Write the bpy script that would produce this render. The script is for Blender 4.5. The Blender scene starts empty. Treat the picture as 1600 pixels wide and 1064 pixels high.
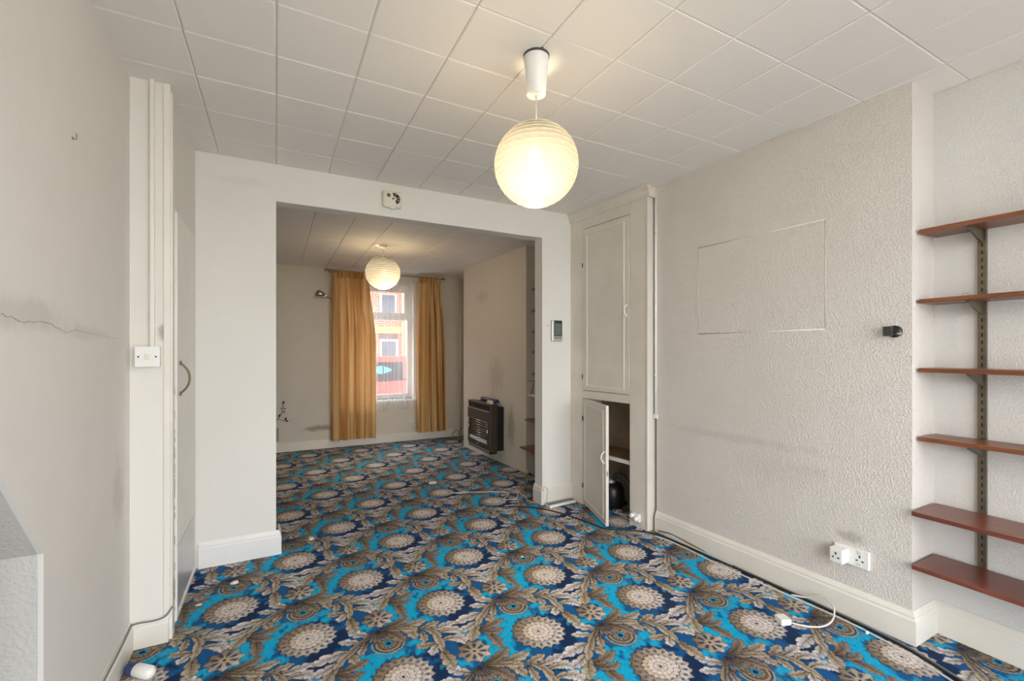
import bpy, bmesh, math, random
import numpy as np
from mathutils import Vector, Matrix
random.seed(7)
SC = bpy.context.scene
COL = SC.collection

# ------------------------------------------------------------------ camera, sky, exposure
F_PX, YAW, HOR, CAM_Z, CEIL = 701.0, math.radians(27.735), 549.0, 1.278, 2.458
cam_d = bpy.data.cameras.new('camera')
cam_d.sensor_width = 36.0
cam_d.lens = 36.0 * F_PX / 1600.0
cam_d.shift_y = (HOR - 532.0) / 1600.0
cam_d.clip_start = 0.02
cam = bpy.data.objects.new('camera', cam_d)
COL.objects.link(cam)
cam.location = (0, 0, CAM_Z)
cam.rotation_euler = (math.pi / 2, 0, -YAW)
SC.camera = cam

world = bpy.data.worlds.new('overcast_sky')
SC.world = world
world.use_nodes = True
wb = world.node_tree.nodes['Background']
wb.inputs['Color'].default_value = (0.92, 0.955, 1.0, 1)
wb.inputs['Strength'].default_value = 3.2

SC.view_settings.view_transform = 'Standard'
SC.view_settings.look = 'None'
SC.view_settings.gamma = 1.0
SC.view_settings.use_curve_mapping = False
SC.view_settings.exposure = 1.58
SC.cycles.max_bounces = 10
SC.cycles.diffuse_bounces = 6
SC.cycles.transparent_max_bounces = 12
SC.cycles.sample_clamp_indirect = 6.0


def portal(name, loc, rot, sx, sy):
    l = bpy.data.lights.new(name, 'AREA')
    l.shape = 'RECTANGLE'
    l.size, l.size_y = sx, sy
    l.cycles.is_portal = True
    o = bpy.data.objects.new(name, l)
    COL.objects.link(o)
    o.location, o.rotation_euler = loc, rot
    return o


portal('front_window_portal', (1.25, 6.62, 1.4), (math.pi / 2, 0, math.pi), 1.1, 1.7)
portal('rear_window_offscreen', (1.1, -1.49, 1.22), (-math.pi / 2, 0, math.pi), 3.0, 2.34)


# ------------------------------------------------------------------ pixel helpers (1600 x 1064 frame)
def ray(x, y):
    u = (x - 800.0) / F_PX
    return (math.sin(YAW) + u * math.cos(YAW), math.cos(YAW) - u * math.sin(YAW), (HOR - y) / F_PX)


def on_z(x, y, z):
    a = ray(x, y)
    t = (z - CAM_Z) / a[2]
    return Vector((a[0] * t, a[1] * t, z))


def on_y(x, y, Y):
    a = ray(x, y)
    t = Y / a[1]
    return Vector((a[0] * t, Y, CAM_Z + a[2] * t))


def on_x(x, y, X):
    a = ray(x, y)
    t = X / a[0]
    return Vector((X, a[1] * t, CAM_Z + a[2] * t))


# ------------------------------------------------------------------ materials
def lin(c):
    return tuple(((v / 255.0) / 12.92 if v / 255.0 <= 0.04045 else ((v / 255.0 + 0.055) / 1.055) ** 2.4) for v in c)


class NT:
    def __init__(self, name):
        self.m = bpy.data.materials.new(name)
        self.m.use_nodes = True
        self.t = self.m.node_tree
        self.b = self.t.nodes['Principled BSDF']
        self.out = self.t.nodes['Material Output']

    def n(self, typ, **kw):
        nd = self.t.nodes.new(typ)
        for k, v in kw.items():
            setattr(nd, k, v)
        return nd

    def l(self, a, b):
        self.t.links.new(a, b)

    def val(self, sock, v):
        if hasattr(v, 'is_linked') or isinstance(v, bpy.types.NodeSocket):
            self.l(v, sock)
        else:
            sock.default_value = v

    def math(self, op, a, b=0.0, clamp=False):
        nd = self.n('ShaderNodeMath', operation=op, use_clamp=clamp)
        self.val(nd.inputs[0], a)
        self.val(nd.inputs[1], b)
        return nd.outputs[0]

    def pos(self):
        if not hasattr(self, '_p'):
            self._p = self.n('ShaderNodeNewGeometry').outputs['Position']
        return self._p

    def noise(self, scale, detail=3.0, rough=0.55, vec=None, stretch=None):
        nd = self.n('ShaderNodeTexNoise')
        nd.inputs['Scale'].default_value = scale
        nd.inputs['Detail'].default_value = detail
        nd.inputs['Roughness'].default_value = rough
        v = vec or self.pos()
        if stretch:
            mp = self.n('ShaderNodeVectorMath', operation='MULTIPLY')
            self.l(v, mp.inputs[0])
            mp.inputs[1].default_value = stretch
            v = mp.outputs[0]
        self.l(v, nd.inputs['Vector'])
        return nd.outputs['Fac']

    def ramp(self, fac, lo, hi, a=0.0, b=1.0):
        nd = self.n('ShaderNodeMapRange', interpolation_type='SMOOTHSTEP')
        self.l(fac, nd.inputs['Value'])
        for k, v in (('From Min', lo), ('From Max', hi), ('To Min', a), ('To Max', b)):
            nd.inputs[k].default_value = v
        return nd.outputs['Result']

    def mix(self, fac, a, b):
        nd = self.n('ShaderNodeMix', data_type='RGBA')
        self.val(nd.inputs['Factor'], fac)
        for s, v in ((nd.inputs['A'], a), (nd.inputs['B'], b)):
            if isinstance(v, bpy.types.NodeSocket):
                self.l(v, s)
            else:
                s.default_value = (*v, 1)
        return nd.outputs['Result']

    def bump(self, h, strength, dist):
        nd = self.n('ShaderNodeBump')
        nd.inputs['Strength'].default_value = strength
        nd.inputs['Distance'].default_value = dist
        self.l(h, nd.inputs['Height'])
        self.l(nd.outputs['Normal'], self.b.inputs['Normal'])


def simple(name, rgb, rough=0.5, metal=0.0, var=0.08, scale=20.0, bump=0.0, bscale=200.0, spec=0.5):
    """plain coloured surface with a little procedural mottling"""
    t = NT(name)
    c = lin(rgb)
    f = t.noise(scale, 4)
    t.l(t.mix(t.ramp(f, 0.3, 0.7), tuple(v * (1 - var) for v in c), tuple(min(1, v * (1 + var)) for v in c)), t.b.inputs['Base Color'])
    t.b.inputs['Roughness'].default_value = rough
    t.b.inputs['Metallic'].default_value = metal
    t.b.inputs['Specular IOR Level'].default_value = spec
    if bump:
        t.bump(t.noise(bscale, 2), bump, 0.002)
    return t.m


def wall_mat(name, rgb, bump=0.35, bscale=120.0, stains=(), mottle=0.10, dirt=(150, 142, 128)):
    """painted woodchip paper with dirt patches of their own (centre, radii, amount, colour)"""
    t = NT(name)
    c = lin(rgb)
    d = lin(dirt)
    col = t.mix(t.ramp(t.noise(1.3, 5, 0.6), 0.35, 0.75, 0, mottle), c, d)
    col = t.mix(t.ramp(t.noise(9, 5, 0.7), 0.55, 0.8, 0, mottle * 0.7), col, d)
    br = t.noise(14, 5, 0.65)
    for ctr, rad, amt, sc in stains:
        s = t.n('ShaderNodeVectorMath', operation='SUBTRACT')
        t.l(t.pos(), s.inputs[0])
        s.inputs[1].default_value = ctr
        m = t.n('ShaderNodeVectorMath', operation='DIVIDE')
        t.l(s.outputs[0], m.inputs[0])
        m.inputs[1].default_value = rad
        ln = t.n('ShaderNodeVectorMath', operation='LENGTH')
        t.l(m.outputs[0], ln.inputs[0])
        e = t.math('ADD', ln.outputs['Value'], t.math('MULTIPLY', t.math('SUBTRACT', br, 0.5), 1.5))
        col = t.mix(t.ramp(e, 0.25, 1.1, amt, 0.0), col, lin(sc))
    t.l(col, t.b.inputs['Base Color'])
    t.b.inputs['Roughness'].default_value = 0.72
    t.b.inputs['Specular IOR Level'].default_value = 0.25
    chip = t.ramp(t.noise(bscale, 2, 0.5), 0.42, 0.66)
    t.bump(chip, min(0.7, bump), 0.0026 * min(1.0, bump * 1.2))
    return t.m


def wood_mat(name, a, b, rough=0.35):
    t = NT(name)
    f = t.noise(30, 5, 0.6, stretch=(3.0, 0.16, 3.0))
    g = t.noise(5, 3)
    col = t.mix(t.ramp(f, 0.35, 0.7), lin(a), lin(b))
    col = t.mix(t.ramp(g, 0.4, 0.75, 0, 0.35), col, tuple(v * 0.7 for v in lin(a)))
    t.l(col, t.b.inputs['Base Color'])
    t.b.inputs['Roughness'].default_value = rough
    t.bump(f, 0.06, 0.001)
    return t.m


GREY = (120, 112, 104)
M = {}
M['wall_left'] = wall_mat('painted_paper_left', (219, 215, 209), 0.25, 140, [
    ((-0.555, 1.55, 1.37), (0.3, 0.34, 0.055), 0.25, (150, 143, 132)), ((-0.555, 1.95, 1.34), (0.3, 0.3, 0.03), 0.2, (160, 152, 140)),
    ((-0.555, 2.3, 0.72), (0.3, 0.10, 0.16), 0.25, (150, 143, 132))])
M['wall_return'] = wall_mat('painted_board', (222, 218, 210), 0.04, 60, [((-0.43, 2.465, 1.36), (0.035, 0.3, 0.05), 0.6, (128, 116, 96))], 0.06)
M['wall_partition'] = wall_mat('painted_partition', (224, 221, 214), 0.12, 150, [
    ((-0.2, 3.2, 2.32), (0.2, 0.2, 0.04), 0.07, GREY)], 0.07)
M['wall_breast'] = wall_mat('painted_woodchip', (213, 207, 199), 0.7, 125, [
    ((2.43, 1.75, 0.76), (0.3, 0.62, 0.03), 0.16, (140, 130, 116)), ((2.43, 1.35, 0.66), (0.3, 0.25, 0.03), 0.07, (140, 130, 116)),
    ((2.43, 1.15, 0.385), (0.3, 0.07, 0.04), 0.4, (112, 102, 88)),
    ((2.43, 1.5, 0.62), (0.3, 0.3, 0.12), 0.07, GREY)], 0.10)
M['wall_alcove'] = wall_mat('painted_woodchip_cool', (214, 212, 207), 0.55, 130, (), 0.10)
M['wall_far'] = wall_mat('painted_far', (213, 205, 190), 0.3, 110, [((0.50, 6.4, 0.27), (0.22, 0.3, 0.05), 0.65, (118, 110, 98))], 0.12)
M['wall_far_breast'] = wall_mat('painted_far_breast', (221, 215, 204), 0.4, 110, [
    ((2.27, 4.75, 0.98), (0.3, 0.25, 0.28), 0.25, (150, 128, 118)), ((2.30, 4.40, 0.45), (0.3, 0.10, 0.28), 0.45, (132, 116, 92)),
    ((2.27, 5.1, 1.95), (0.3, 0.2, 0.08), 0.2, GREY)], 0.08)
M['recess'] = wall_mat('bare_plaster_grey', (196, 193, 187), 0.5, 90, (), 0.15)
M['ceiling'] = wall_mat('polystyrene_tile', (232, 228, 223), 0.22, 320, (), 0.05, (205, 196, 176))
M['gloss'] = simple('cream_gloss_paint', (222, 217, 206), 0.32, 0, 0.03, 6, 0.05, 60)
M['gloss_white'] = simple('white_gloss_paint', (228, 227, 223), 0.3, 0, 0.03, 6, 0.05, 60)
M['cup'] = simple('cupboard_paint', (214, 207, 195), 0.42, 0, 0.04, 5, 0.05, 60)
M['cup_in'] = simple('unpainted_cupboard_inside', (150, 132, 108), 0.8, 0, 0.15, 6, 0.2, 60)
M['plastic'] = simple('white_plastic', (232, 231, 226), 0.3, 0, 0.02, 30)
M['plastic_old'] = simple('yellowed_plastic', (222, 216, 198), 0.35, 0, 0.03, 30)
M['dark'] = simple('black_plastic', (24, 23, 22), 0.4, 0, 0.1, 30)
M['darkgrey'] = simple('dark_grey_plastic', (58, 56, 54), 0.4, 0, 0.08, 30)
M['hole'] = simple('dark_slot', (16, 14, 13), 0.8, 0, 0.1, 30)  # near-black colour painted for unlit holes and slots
M['lcd'] = simple('green_grey_screen', (92, 108, 94), 0.2, 0, 0.05, 30)
M['silver'] = simple('silver_plastic', (190, 190, 188), 0.3, 0.5, 0.03, 30)
M['chrome'] = simple('worn_chrome', (190, 188, 184), 0.22, 1.0, 0.05, 30)
M['bronze'] = simple('grey_brown_steel', (118, 108, 92), 0.45, 0.6, 0.1, 40)
M['steel'] = simple('dull_steel', (150, 146, 140), 0.4, 0.8, 0.08, 40)
M['wood'] = wood_mat('teak_veneer', (108, 60, 36), (142, 84, 52))
M['wood_red'] = wood_mat('mahogany_veneer', (104, 54, 42), (134, 76, 60), 0.28)
M['wood_raw'] = wood_mat('raw_wood', (120, 92, 60), (146, 114, 78), 0.7)
M['heater_brown'] = simple('brown_enamel', (72, 60, 48), 0.35, 0.2, 0.06, 40)
M['heater_grey'] = simple('charcoal_enamel', (62, 60, 58), 0.35, 0.3, 0.06, 40)
M['ceramic'] = simple('white_radiants', (222, 220, 216), 0.5, 0, 0.06, 60)
M['blue'] = simple('navy_film', (44, 56, 96), 0.25, 0, 0.1, 40)
M['twig'] = simple('dry_twig', (52, 44, 32), 0.8, 0, 0.2, 60)
M['mark'] = simple('crack_shade', (172, 164, 154), 0.9, 0, 0.2, 60)  # colour of the crack, its inner shade painted in
M['rust'] = simple('rust', (104, 62, 38), 0.8, 0, 0.3, 200)
M['paper_bit'] = simple('paper_scrap', (226, 222, 216), 0.7, 0, 0.05, 80)
M['cable_white'] = simple('white_cable', (214, 210, 200), 0.45, 0, 0.06, 30)
M['cable_black'] = simple('black_cable', (26, 25, 25), 0.45, 0, 0.06, 30)
M['cable_brown'] = simple('brown_cable', (92, 66, 42), 0.5, 0, 0.06, 30)
M['grey_lino'] = simple('grey_edge', (116, 116, 116), 0.5, 0, 0.06, 30)


def lantern_mat(c):
    t = NT('rice_paper')
    tr = t.n('ShaderNodeBsdfTranslucent')
    df = t.n('ShaderNodeBsdfDiffuse')
    tp = t.n('ShaderNodeBsdfTransparent')
    fib = t.noise(160, 3, 0.6)
    c = t.mix(t.ramp(fib, 0.35, 0.7), (c * .88, c * .86, c * .80), (c, c * .98, c * .93))
    t.l(c, tr.inputs['Color'])
    df.inputs['Color'].default_value = (0.20, 0.19, 0.16, 1)
    tp.inputs['Color'].default_value = (1, 0.93, 0.78, 1)
    m1 = t.n('ShaderNodeMixShader')
    m1.inputs[0].default_value = 0.35
    t.l(tr.outputs[0], m1.inputs[1])
    t.l(df.outputs[0], m1.inputs[2])
    m2 = t.n('ShaderNodeMixShader')
    m2.inputs[0].default_value = 0.12
    t.l(m1.outputs[0], m2.inputs[1])
    t.l(tp.outputs[0], m2.inputs[2])
    t.l(m2.outputs[0], t.out.inputs['Surface'])
    return t.m




def cloth_mat(name, a, b, trans=0.35, stripes=None):
    t = NT(name)
    f = t.noise(1.0, 3, 0.5, stretch=(17, 17, 0.35))
    g = t.noise(90, 3, 0.7)
    col = t.mix(t.ramp(f, 0.35, 0.68), lin(a), lin(b))
    col = t.mix(t.ramp(g, 0.4, 0.75, 0, 0.35), col, tuple(v * 0.72 for v in lin(a)))
    tr = t.n('ShaderNodeBsdfTranslucent')
    df = t.n('ShaderNodeBsdfDiffuse')
    t.l(col, tr.inputs['Color'])
    t.l(col, df.inputs['Color'])
    m1 = t.n('ShaderNodeMixShader')
    m1.inputs[0].default_value = trans
    t.l(df.outputs[0], m1.inputs[1])
    t.l(tr.outputs[0], m1.inputs[2])
    t.l(m1.outputs[0], t.out.inputs['Surface'])
    return t.m


M['gold'] = cloth_mat('gold_curtain_cloth', (196, 148, 88), (238, 204, 150), 0.28)


def net_mat():
    t = NT('white_voile')
    tp = t.n('ShaderNodeBsdfTransparent')
    tr = t.n('ShaderNodeBsdfTranslucent')
    df = t.n('ShaderNodeBsdfDiffuse')
    for s in (tr, df):
        s.inputs['Color'].default_value = (0.9, 0.9, 0.92, 1)
    m1 = t.n('ShaderNodeMixShader')
    m1.inputs[0].default_value = 0.5
    t.l(tr.outputs[0], m1.inputs[1])
    t.l(df.outputs[0], m1.inputs[2])
    m2 = t.n('ShaderNodeMixShader')
    f = t.noise(3.0, 2, 0.5, stretch=(14, 14, 0.05))
    t.l(t.ramp(f, 0.3, 0.75, 0.16, 0.34), m2.inputs[0])
    t.l(tp.outputs[0], m2.inputs[1])
    t.l(m1.outputs[0], m2.inputs[2])
    t.l(m2.outputs[0], t.out.inputs['Surface'])
    return t.m


M['net'] = net_mat()


def glass_mat(name, tint=(1, 1, 1), gloss=0.06):
    t = NT(name)
    tp = t.n('ShaderNodeBsdfTransparent')
    tp.inputs['Color'].default_value = (*tint, 1)
    gl = t.n('ShaderNodeBsdfGlossy')
    gl.inputs['Roughness'].default_value = 0.03
    m = t.n('ShaderNodeMixShader')
    m.inputs[0].default_value = gloss
    t.l(tp.outputs[0], m.inputs[1])
    t.l(gl.outputs[0], m.inputs[2])
    t.l(m.outputs[0], t.out.inputs['Surface'])
    return t.m


M['glass'] = glass_mat('window_glass')


def brick_mat():
    t = NT('red_brick')
    v = t.n('ShaderNodeVectorMath', operation='MULTIPLY')
    sx = t.n('ShaderNodeSeparateXYZ')
    cx = t.n('ShaderNodeCombineXYZ')
    t.l(t.pos(), sx.inputs[0])
    t.l(sx.outputs['X'], cx.inputs['X'])
    t.l(sx.outputs['Z'], cx.inputs['Y'])
    br = t.n('ShaderNodeTexBrick')
    t.l(cx.outputs[0], br.inputs['Vector'])
    br.inputs['Scale'].default_value = 1.0
    br.inputs['Brick Width'].default_value = 0.225
    br.inputs['Row Height'].default_value = 0.075
    br.inputs['Mortar Size'].default_value = 0.008
    br.inputs['Color1'].default_value = (*lin((158, 92, 72)), 1)
    br.inputs['Color2'].default_value = (*lin((136, 78, 62)), 1)
    br.inputs['Mortar'].default_value = (*lin((176, 146, 126)), 1)
    t.l(br.outputs['Color'], t.b.inputs['Base Color'])
    t.b.inputs['Roughness'].default_value = 0.9
    return t.m


M['brick'] = brick_mat()
M['tarmac'] = simple('tarmac', (120, 120, 122), 0.9, 0, 0.1, 8)
M['bounce_ground'] = simple('bounce_concrete', (178, 174, 166), 0.9, 0, 0.1, 8)  # unseen rear ground, made pale to bounce daylight onto the ceiling
M['white_paint'] = simple('white_masonry_paint', (216, 214, 210), 0.6, 0, 0.03, 6)
M['cream_band'] = simple('cream_stone', (160, 132, 86), 0.7, 0, 0.06, 6)
M['slate_pane'] = simple('dark_house_pane', (46, 54, 62), 0.12, 0, 0.06, 3)
M['lintel'] = simple('grey_brick_lintel', (92, 74, 72), 0.9, 0, 0.2, 30)
M['car_red'] = simple('faded_red_car_paint', (132, 72, 62), 0.25, 0.1, 0.03, 5)
M['car_glass'] = simple('dark_car_glass', (26, 28, 34), 0.08, 0, 0.05, 3)
M['teal'] = simple('teal_patch', (60, 150, 140), 0.5, 0, 0.05, 20)

# ------------------------------------------------------------------ mesh helpers
WLOC = {}          # world position of each object's origin


def new_bm():
    return bmesh.new()


def add_box(bm, x0, y0, z0, x1, y1, z1, bevel=0.0, seg=2, mat=None):
    xs, ys, zs = sorted((x0, x1)), sorted((y0, y1)), sorted((z0, z1))
    vs = [bm.verts.new((x, y, z)) for x in xs for y in ys for z in zs]
    fs = [(0, 1, 3, 2), (4, 6, 7, 5), (0, 4, 5, 1), (2, 3, 7, 6), (0, 2, 6, 4), (1, 5, 7, 3)]
    faces = [bm.faces.new([vs[i] for i in f]) for f in fs]
    if bevel:
        es = {e for f in faces for e in f.edges}
        r = bmesh.ops.bevel(bm, geom=list(es), offset=bevel, segments=seg, affect='EDGES', profile=0.6)
        vs = list({v for f in r['faces'] for v in f.verts} | {v for v in vs if v.is_valid})
    if mat is not None:
        bmesh.ops.transform(bm, matrix=mat, verts=[v for v in vs if v.is_valid])
    return vs


def add_tube(bm, pts, r, seg=8, caps=True, closed=False):
    pts = [Vector(p) for p in pts]
    n = len(pts)
    rs = r if isinstance(r, (list, tuple)) else [r] * n
    rings = []
    up = None
    for i, p in enumerate(pts):
        if closed:
            d = pts[(i + 1) % n] - pts[i - 1]
        else:
            d = pts[min(i + 1, n - 1)] - pts[max(i - 1, 0)]
        d = d.normalized() if d.length > 1e-9 else Vector((0, 0, 1))
        if up is None:
            up = Vector((0, 0, 1)) if abs(d.z) < 0.9 else Vector((1, 0, 0))
        a = (up - d * up.dot(d))
        a = a.normalized() if a.length > 1e-6 else d.orthogonal().normalized()
        up = a
        b = d.cross(a)
        rings.append([bm.verts.new(p + (a * math.cos(2 * math.pi * k / seg) + b * math.sin(2 * math.pi * k / seg)) * rs[i]) for k in range(seg)])
    m = n if closed else n - 1
    for i in range(m):
        A, B = rings[i], rings[(i + 1) % n]
        for k in range(seg):
            f = bm.faces.new((A[k], A[(k + 1) % seg], B[(k + 1) % seg], B[k]))
            f.smooth = True
    if caps and not closed:
        bm.faces.new(rings[0][::-1])
        bm.faces.new(rings[-1])


def smooth_path(pts, n=8):
    """Catmull-Rom through the points"""
    P = [Vector(p) for p in pts]
    P = [P[0] * 2 - P[1]] + P + [P[-1] * 2 - P[-2]]
    out = []
    for i in range(1, len(P) - 2):
        for k in range(n):
            t = k / n
            a, b, c, d = P[i - 1], P[i], P[i + 1], P[i + 2]
            out.append(0.5 * ((2 * b) + (c - a) * t + (2 * a - 5 * b + 4 * c - d) * t * t + (3 * b - a - 3 * c + d) * t ** 3))
    out.append(P[-2])
    return out


def add_lathe(bm, prof, ctr, seg=32, axis='Z', smooth=True, caps=True):
    """prof: (radius, height) pairs from ctr along axis"""
    c = Vector(ctr)
    ax = {'Z': (Vector((1, 0, 0)), Vector((0, 1, 0)), Vector((0, 0, 1))), 'X': (Vector((0, 1, 0)), Vector((0, 0, 1)), Vector((1, 0, 0))),
          'Y': (Vector((0, 0, 1)), Vector((1, 0, 0)), Vector((0, 1, 0)))}[axis] if isinstance(axis, str) else axis
    rings = []
    for r, h in prof:
        rings.append([bm.verts.new(c + ax[2] * h + (ax[0] * math.cos(2 * math.pi * k / seg) + ax[1] * math.sin(2 * math.pi * k / seg)) * max(r, 1e-5)) for k in range(seg)])
    for A, B in zip(rings, rings[1:]):
        for k in range(seg):
            f = bm.faces.new((A[k], A[(k + 1) % seg], B[(k + 1) % seg], B[k]))
            f.smooth = smooth
    if caps:
        bm.faces.new(rings[0][::-1])
        bm.faces.new(rings[-1])


def add_prism(bm, poly, fn0, fn1):
    """extrude a 2-D polygon between two mappings (u, v) -> xyz"""
    a = [bm.verts.new(fn0(*p)) for p in poly]
    b = [bm.verts.new(fn1(*p)) for p in poly]
    n = len(poly)
    bm.faces.new(a[::-1])
    bm.faces.new(b)
    for i in range(n):
        bm.faces.new((a[i], a[(i + 1) % n], b[(i + 1) % n], b[i]))


def add_sweep(bm, path, prof, side=1):
    """sweep an (out, z) profile along a plan polyline; out is to the right of travel for side = 1"""
    P = [Vector((p[0], p[1])) for p in path]
    offs = []
    for i, p in enumerate(P):
        ns = []
        if i > 0:
            d = (P[i] - P[i - 1]).normalized()
            ns.append(Vector((d.y, -d.x)) * side)
        if i < len(P) - 1:
            d = (P[i + 1] - P[i]).normalized()
            ns.append(Vector((d.y, -d.x)) * side)
        m = sum(ns, Vector((0, 0))).normalized()
        offs.append(m / max(0.3, m.dot(ns[0])))
    rings = [[bm.verts.new((p.x + o.x * q[0], p.y + o.y * q[0], q[1])) for q in prof] for p, o in zip(P, offs)]
    for A, B in zip(rings, rings[1:]):
        for k in range(len(prof) - 1):
            bm.faces.new((A[k], A[k + 1], B[k + 1], B[k]))
    bm.faces.new(rings[0])
    bm.faces.new(rings[-1][::-1])


def finish(bm):
    bmesh.ops.recalc_face_normals(bm, faces=bm.faces[:])


def obj(name, bm, mat, parent=None, origin=None, recalc=True):
    """link a bmesh built in world coordinates as one mesh object"""
    if recalc:
        finish(bm)
    if parent is not None:
        o0 = WLOC[parent.name]
    elif origin is not None:
        o0 = Vector(origin)
    else:
        vs = [v.co for v in bm.verts]
        o0 = Vector(((min(v.x for v in vs) + max(v.x for v in vs)) / 2, (min(v.y for v in vs) + max(v.y for v in vs)) / 2, min(v.z for v in vs)))
    bmesh.ops.translate(bm, verts=bm.verts[:], vec=-o0)
    me = bpy.data.meshes.new(name)
    bm.to_mesh(me)
    bm.free()
    me.materials.append(M[mat] if isinstance(mat, str) else mat)
    o = bpy.data.objects.new(name, me)
    COL.objects.link(o)
    if parent is not None:
        o.parent = parent
    else:
        o.location = o0
    WLOC[o.name] = o0.copy()
    return o


def thing(name, label, cat, loc, group=None):
    o = bpy.data.objects.new(name, None)
    o.empty_display_size = 0.05
    COL.objects.link(o)
    o.location = loc
    WLOC[o.name] = Vector(loc)
    return tag(o, label, cat, group)


def tag(o, label, cat, group=None):
    o['label'], o['category'] = label, cat
    if group:
        o['group'] = group
    return o


def struct(o, label, cat):
    o['kind'] = 'structure'
    return tag(o, label, cat)


def box_obj(name, mat, parent, *b, bevel=0.0, seg=2):
    bm = new_bm()
    add_box(bm, *b, bevel=bevel, seg=seg)
    return obj(name, bm, mat, parent)


def multi_box(name, mat, parent, boxes, bevel=0.0, eps=0.0003):
    bm = new_bm()
    for i, b in enumerate(boxes):                     # overlapping pieces never share a face plane
        e = eps * i
        add_box(bm, b[0] + e, b[1] + e, b[2] + e, b[3] - e, b[4] - e, b[5] - e, bevel=bevel)
    return obj(name, bm, mat, parent)


# ------------------------------------------------------------------ plan of the house
XL, XR = -0.555, 2.675            # left wall and right alcove wall
YB = -1.35                        # rear wall
YP0, YP1 = 3.20, 3.32             # partition front and back
YF = 6.40                         # front wall (inner face)
CEIL2 = 2.385                     # lower ceiling of the front room

# ------------------------------------------------------------------ carpet pattern, drawn in plan as one woven repeat
RX, RY = 0.618, 0.857
RES = 0.0012
TW, TH = int(round(RX / RES)), int(round(RY / RES))
R0 = on_z(841, 986, 0)


def to_cell(x, y):
    p = on_z(x, y, 0)
    return np.array([p.x + 0.0246 * (p.y - R0.y) - R0.x, p.y - R0.y])


def C1(x, y):                     # reading of the pattern in a 4x enlargement whose corner is (700, 930)
    return to_cell(700 + x / 4.0, 930 + y / 4.0)


rng = np.random.default_rng(3)
IMG = np.zeros((TH, TW, 3))
NAVY, MID, TURQ = np.array(lin((0, 34, 74))), np.array(lin((0, 84, 140))), np.array(lin((0, 168, 214)))
PALE, TAN, BROWN, DARK = np.array(lin((232, 224, 224))), np.array(lin((188, 168, 134))), np.array(lin((128, 102, 66))), np.array(lin((30, 26, 26)))


def wrap_noise(n, seed):
    r = np.random.default_rng(seed)
    out = np.zeros((TH, TW))
    for k in range(14):
        fx, fy = r.integers(1, n + 1), r.integers(1, n + 2)
        fx = fx if r.random() < 0.5 else -fx
        out += np.sin(2 * np.pi * (fx * np.arange(TW)[None, :] / TW + fy * np.arange(TH)[:, None] / TH) + r.random() * 6.28)
    return out / math.sqrt(14)


def grid(x0, y0, x1, y1):
    ci = np.arange(int(math.floor(x0 / RES)), int(math.ceil(x1 / RES)) + 1)
    ri = np.arange(int(math.floor(y0 / RES)), int(math.ceil(y1 / RES)) + 1)
    X, Y = np.meshgrid(ci * RES, ri * RES)
    return X, Y, np.ix_(ri % TH, ci % TW)


def spine(pts, n=40):
    P = [np.array(p) for p in pts]
    t = np.linspace(0, 1, n)[:, None]
    if len(P) == 2:
        return P[0] * (1 - t) + P[1] * t
    return P[0] * (1 - t) ** 2 + 2 * (2 * P[1] - 0.5 * (P[0] + P[2])) * t * (1 - t) + P[2] * t ** 2


def near_spine(X, Y, S):
    best = np.full(X.shape, 9.0)
    ti = np.zeros(X.shape)
    sd = np.zeros(X.shape)
    for i in range(len(S) - 1):
        ax, ay = S[i]
        dx, dy = S[i + 1] - S[i]
        L2 = dx * dx + dy * dy + 1e-12
        s = np.clip(((X - ax) * dx + (Y - ay) * dy) / L2, 0, 1)
        ex, ey = X - ax - s * dx, Y - ay - s * dy
        d = np.hypot(ex, ey)
        m = d < best
        best = np.where(m, d, best)
        ti = np.where(m, (i + s) / (len(S) - 1), ti)
        sd = np.where(m, np.sign(dx * ey - dy * ex), sd)
    return best, ti, sd


def put(ix, mask, col):
    a = IMG[ix]
    if col.ndim == 1:
        col = np.broadcast_to(col, a.shape)
    IMG[ix] = a * (1 - mask[..., None]) + col * mask[..., None]


def soft(v, w=0.0012):
    return np.clip(v / w + 0.5, 0, 1)


def lobe(pts, W, c0, c1, off, teeth=3.0, vein=True, grow=1.92):
    W = W * grow
    S = spine(pts) + off
    pad = W + 0.006
    X, Y, ix = grid(S[:, 0].min() - pad, S[:, 1].min() - pad, S[:, 0].max() + pad, S[:, 1].max() + pad)
    d, t, sd = near_spine(X, Y, S)
    w = W * np.clip(t + 0.06, 0, 1) ** 0.7 * np.sqrt(np.clip(1.0 - t ** 4, 0, 1)) * 1.1
    cut = np.abs(np.sin(np.pi * (teeth * t - 0.75 * d / W + 0.22 * sd)))
    w = w * (1 - 0.42 * (1 - cut) ** 1.5)
    end = np.hypot(X - S[-1][0], Y - S[-1][1])
    w = np.maximum(w, np.where(t > 0.95, 0.30 * W - 0 * end, 0))
    put(ix, soft(w + 0.0030 - d) * 0.85, DARK * 0.6 + NAVY * 0.4)
    c1 = c1 * .8 + PALE * .2
    c = c0 + (c1 - c0) * np.clip(t * 1.35 - 0.05, 0, 1)[..., None]
    rib = 0.62 + 0.52 * np.clip(d / (w + 1e-6), 0, 1)
    rib = rib * (1 - 0.22 * (sd > 0)) * (0.84 + 0.2 * (cut ** 0.8)) * (0.93 + 0.12 * np.sin(2 * np.pi * (teeth * 2 * t - 1.5 * d / W)))
    c = c * rib[..., None]
    put(ix, soft(w - d), c)
    if vein:
        put(ix, soft(0.0026 * (1.1 - t) - d, 0.0016) * (t < 0.9) * 0.9, DARK)
        put(ix, soft(0.0013 - np.abs(d - 0.55 * w), 0.0014) * (cut < 0.35) * (t > .15) * 0.6, BROWN * 0.5)


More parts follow.
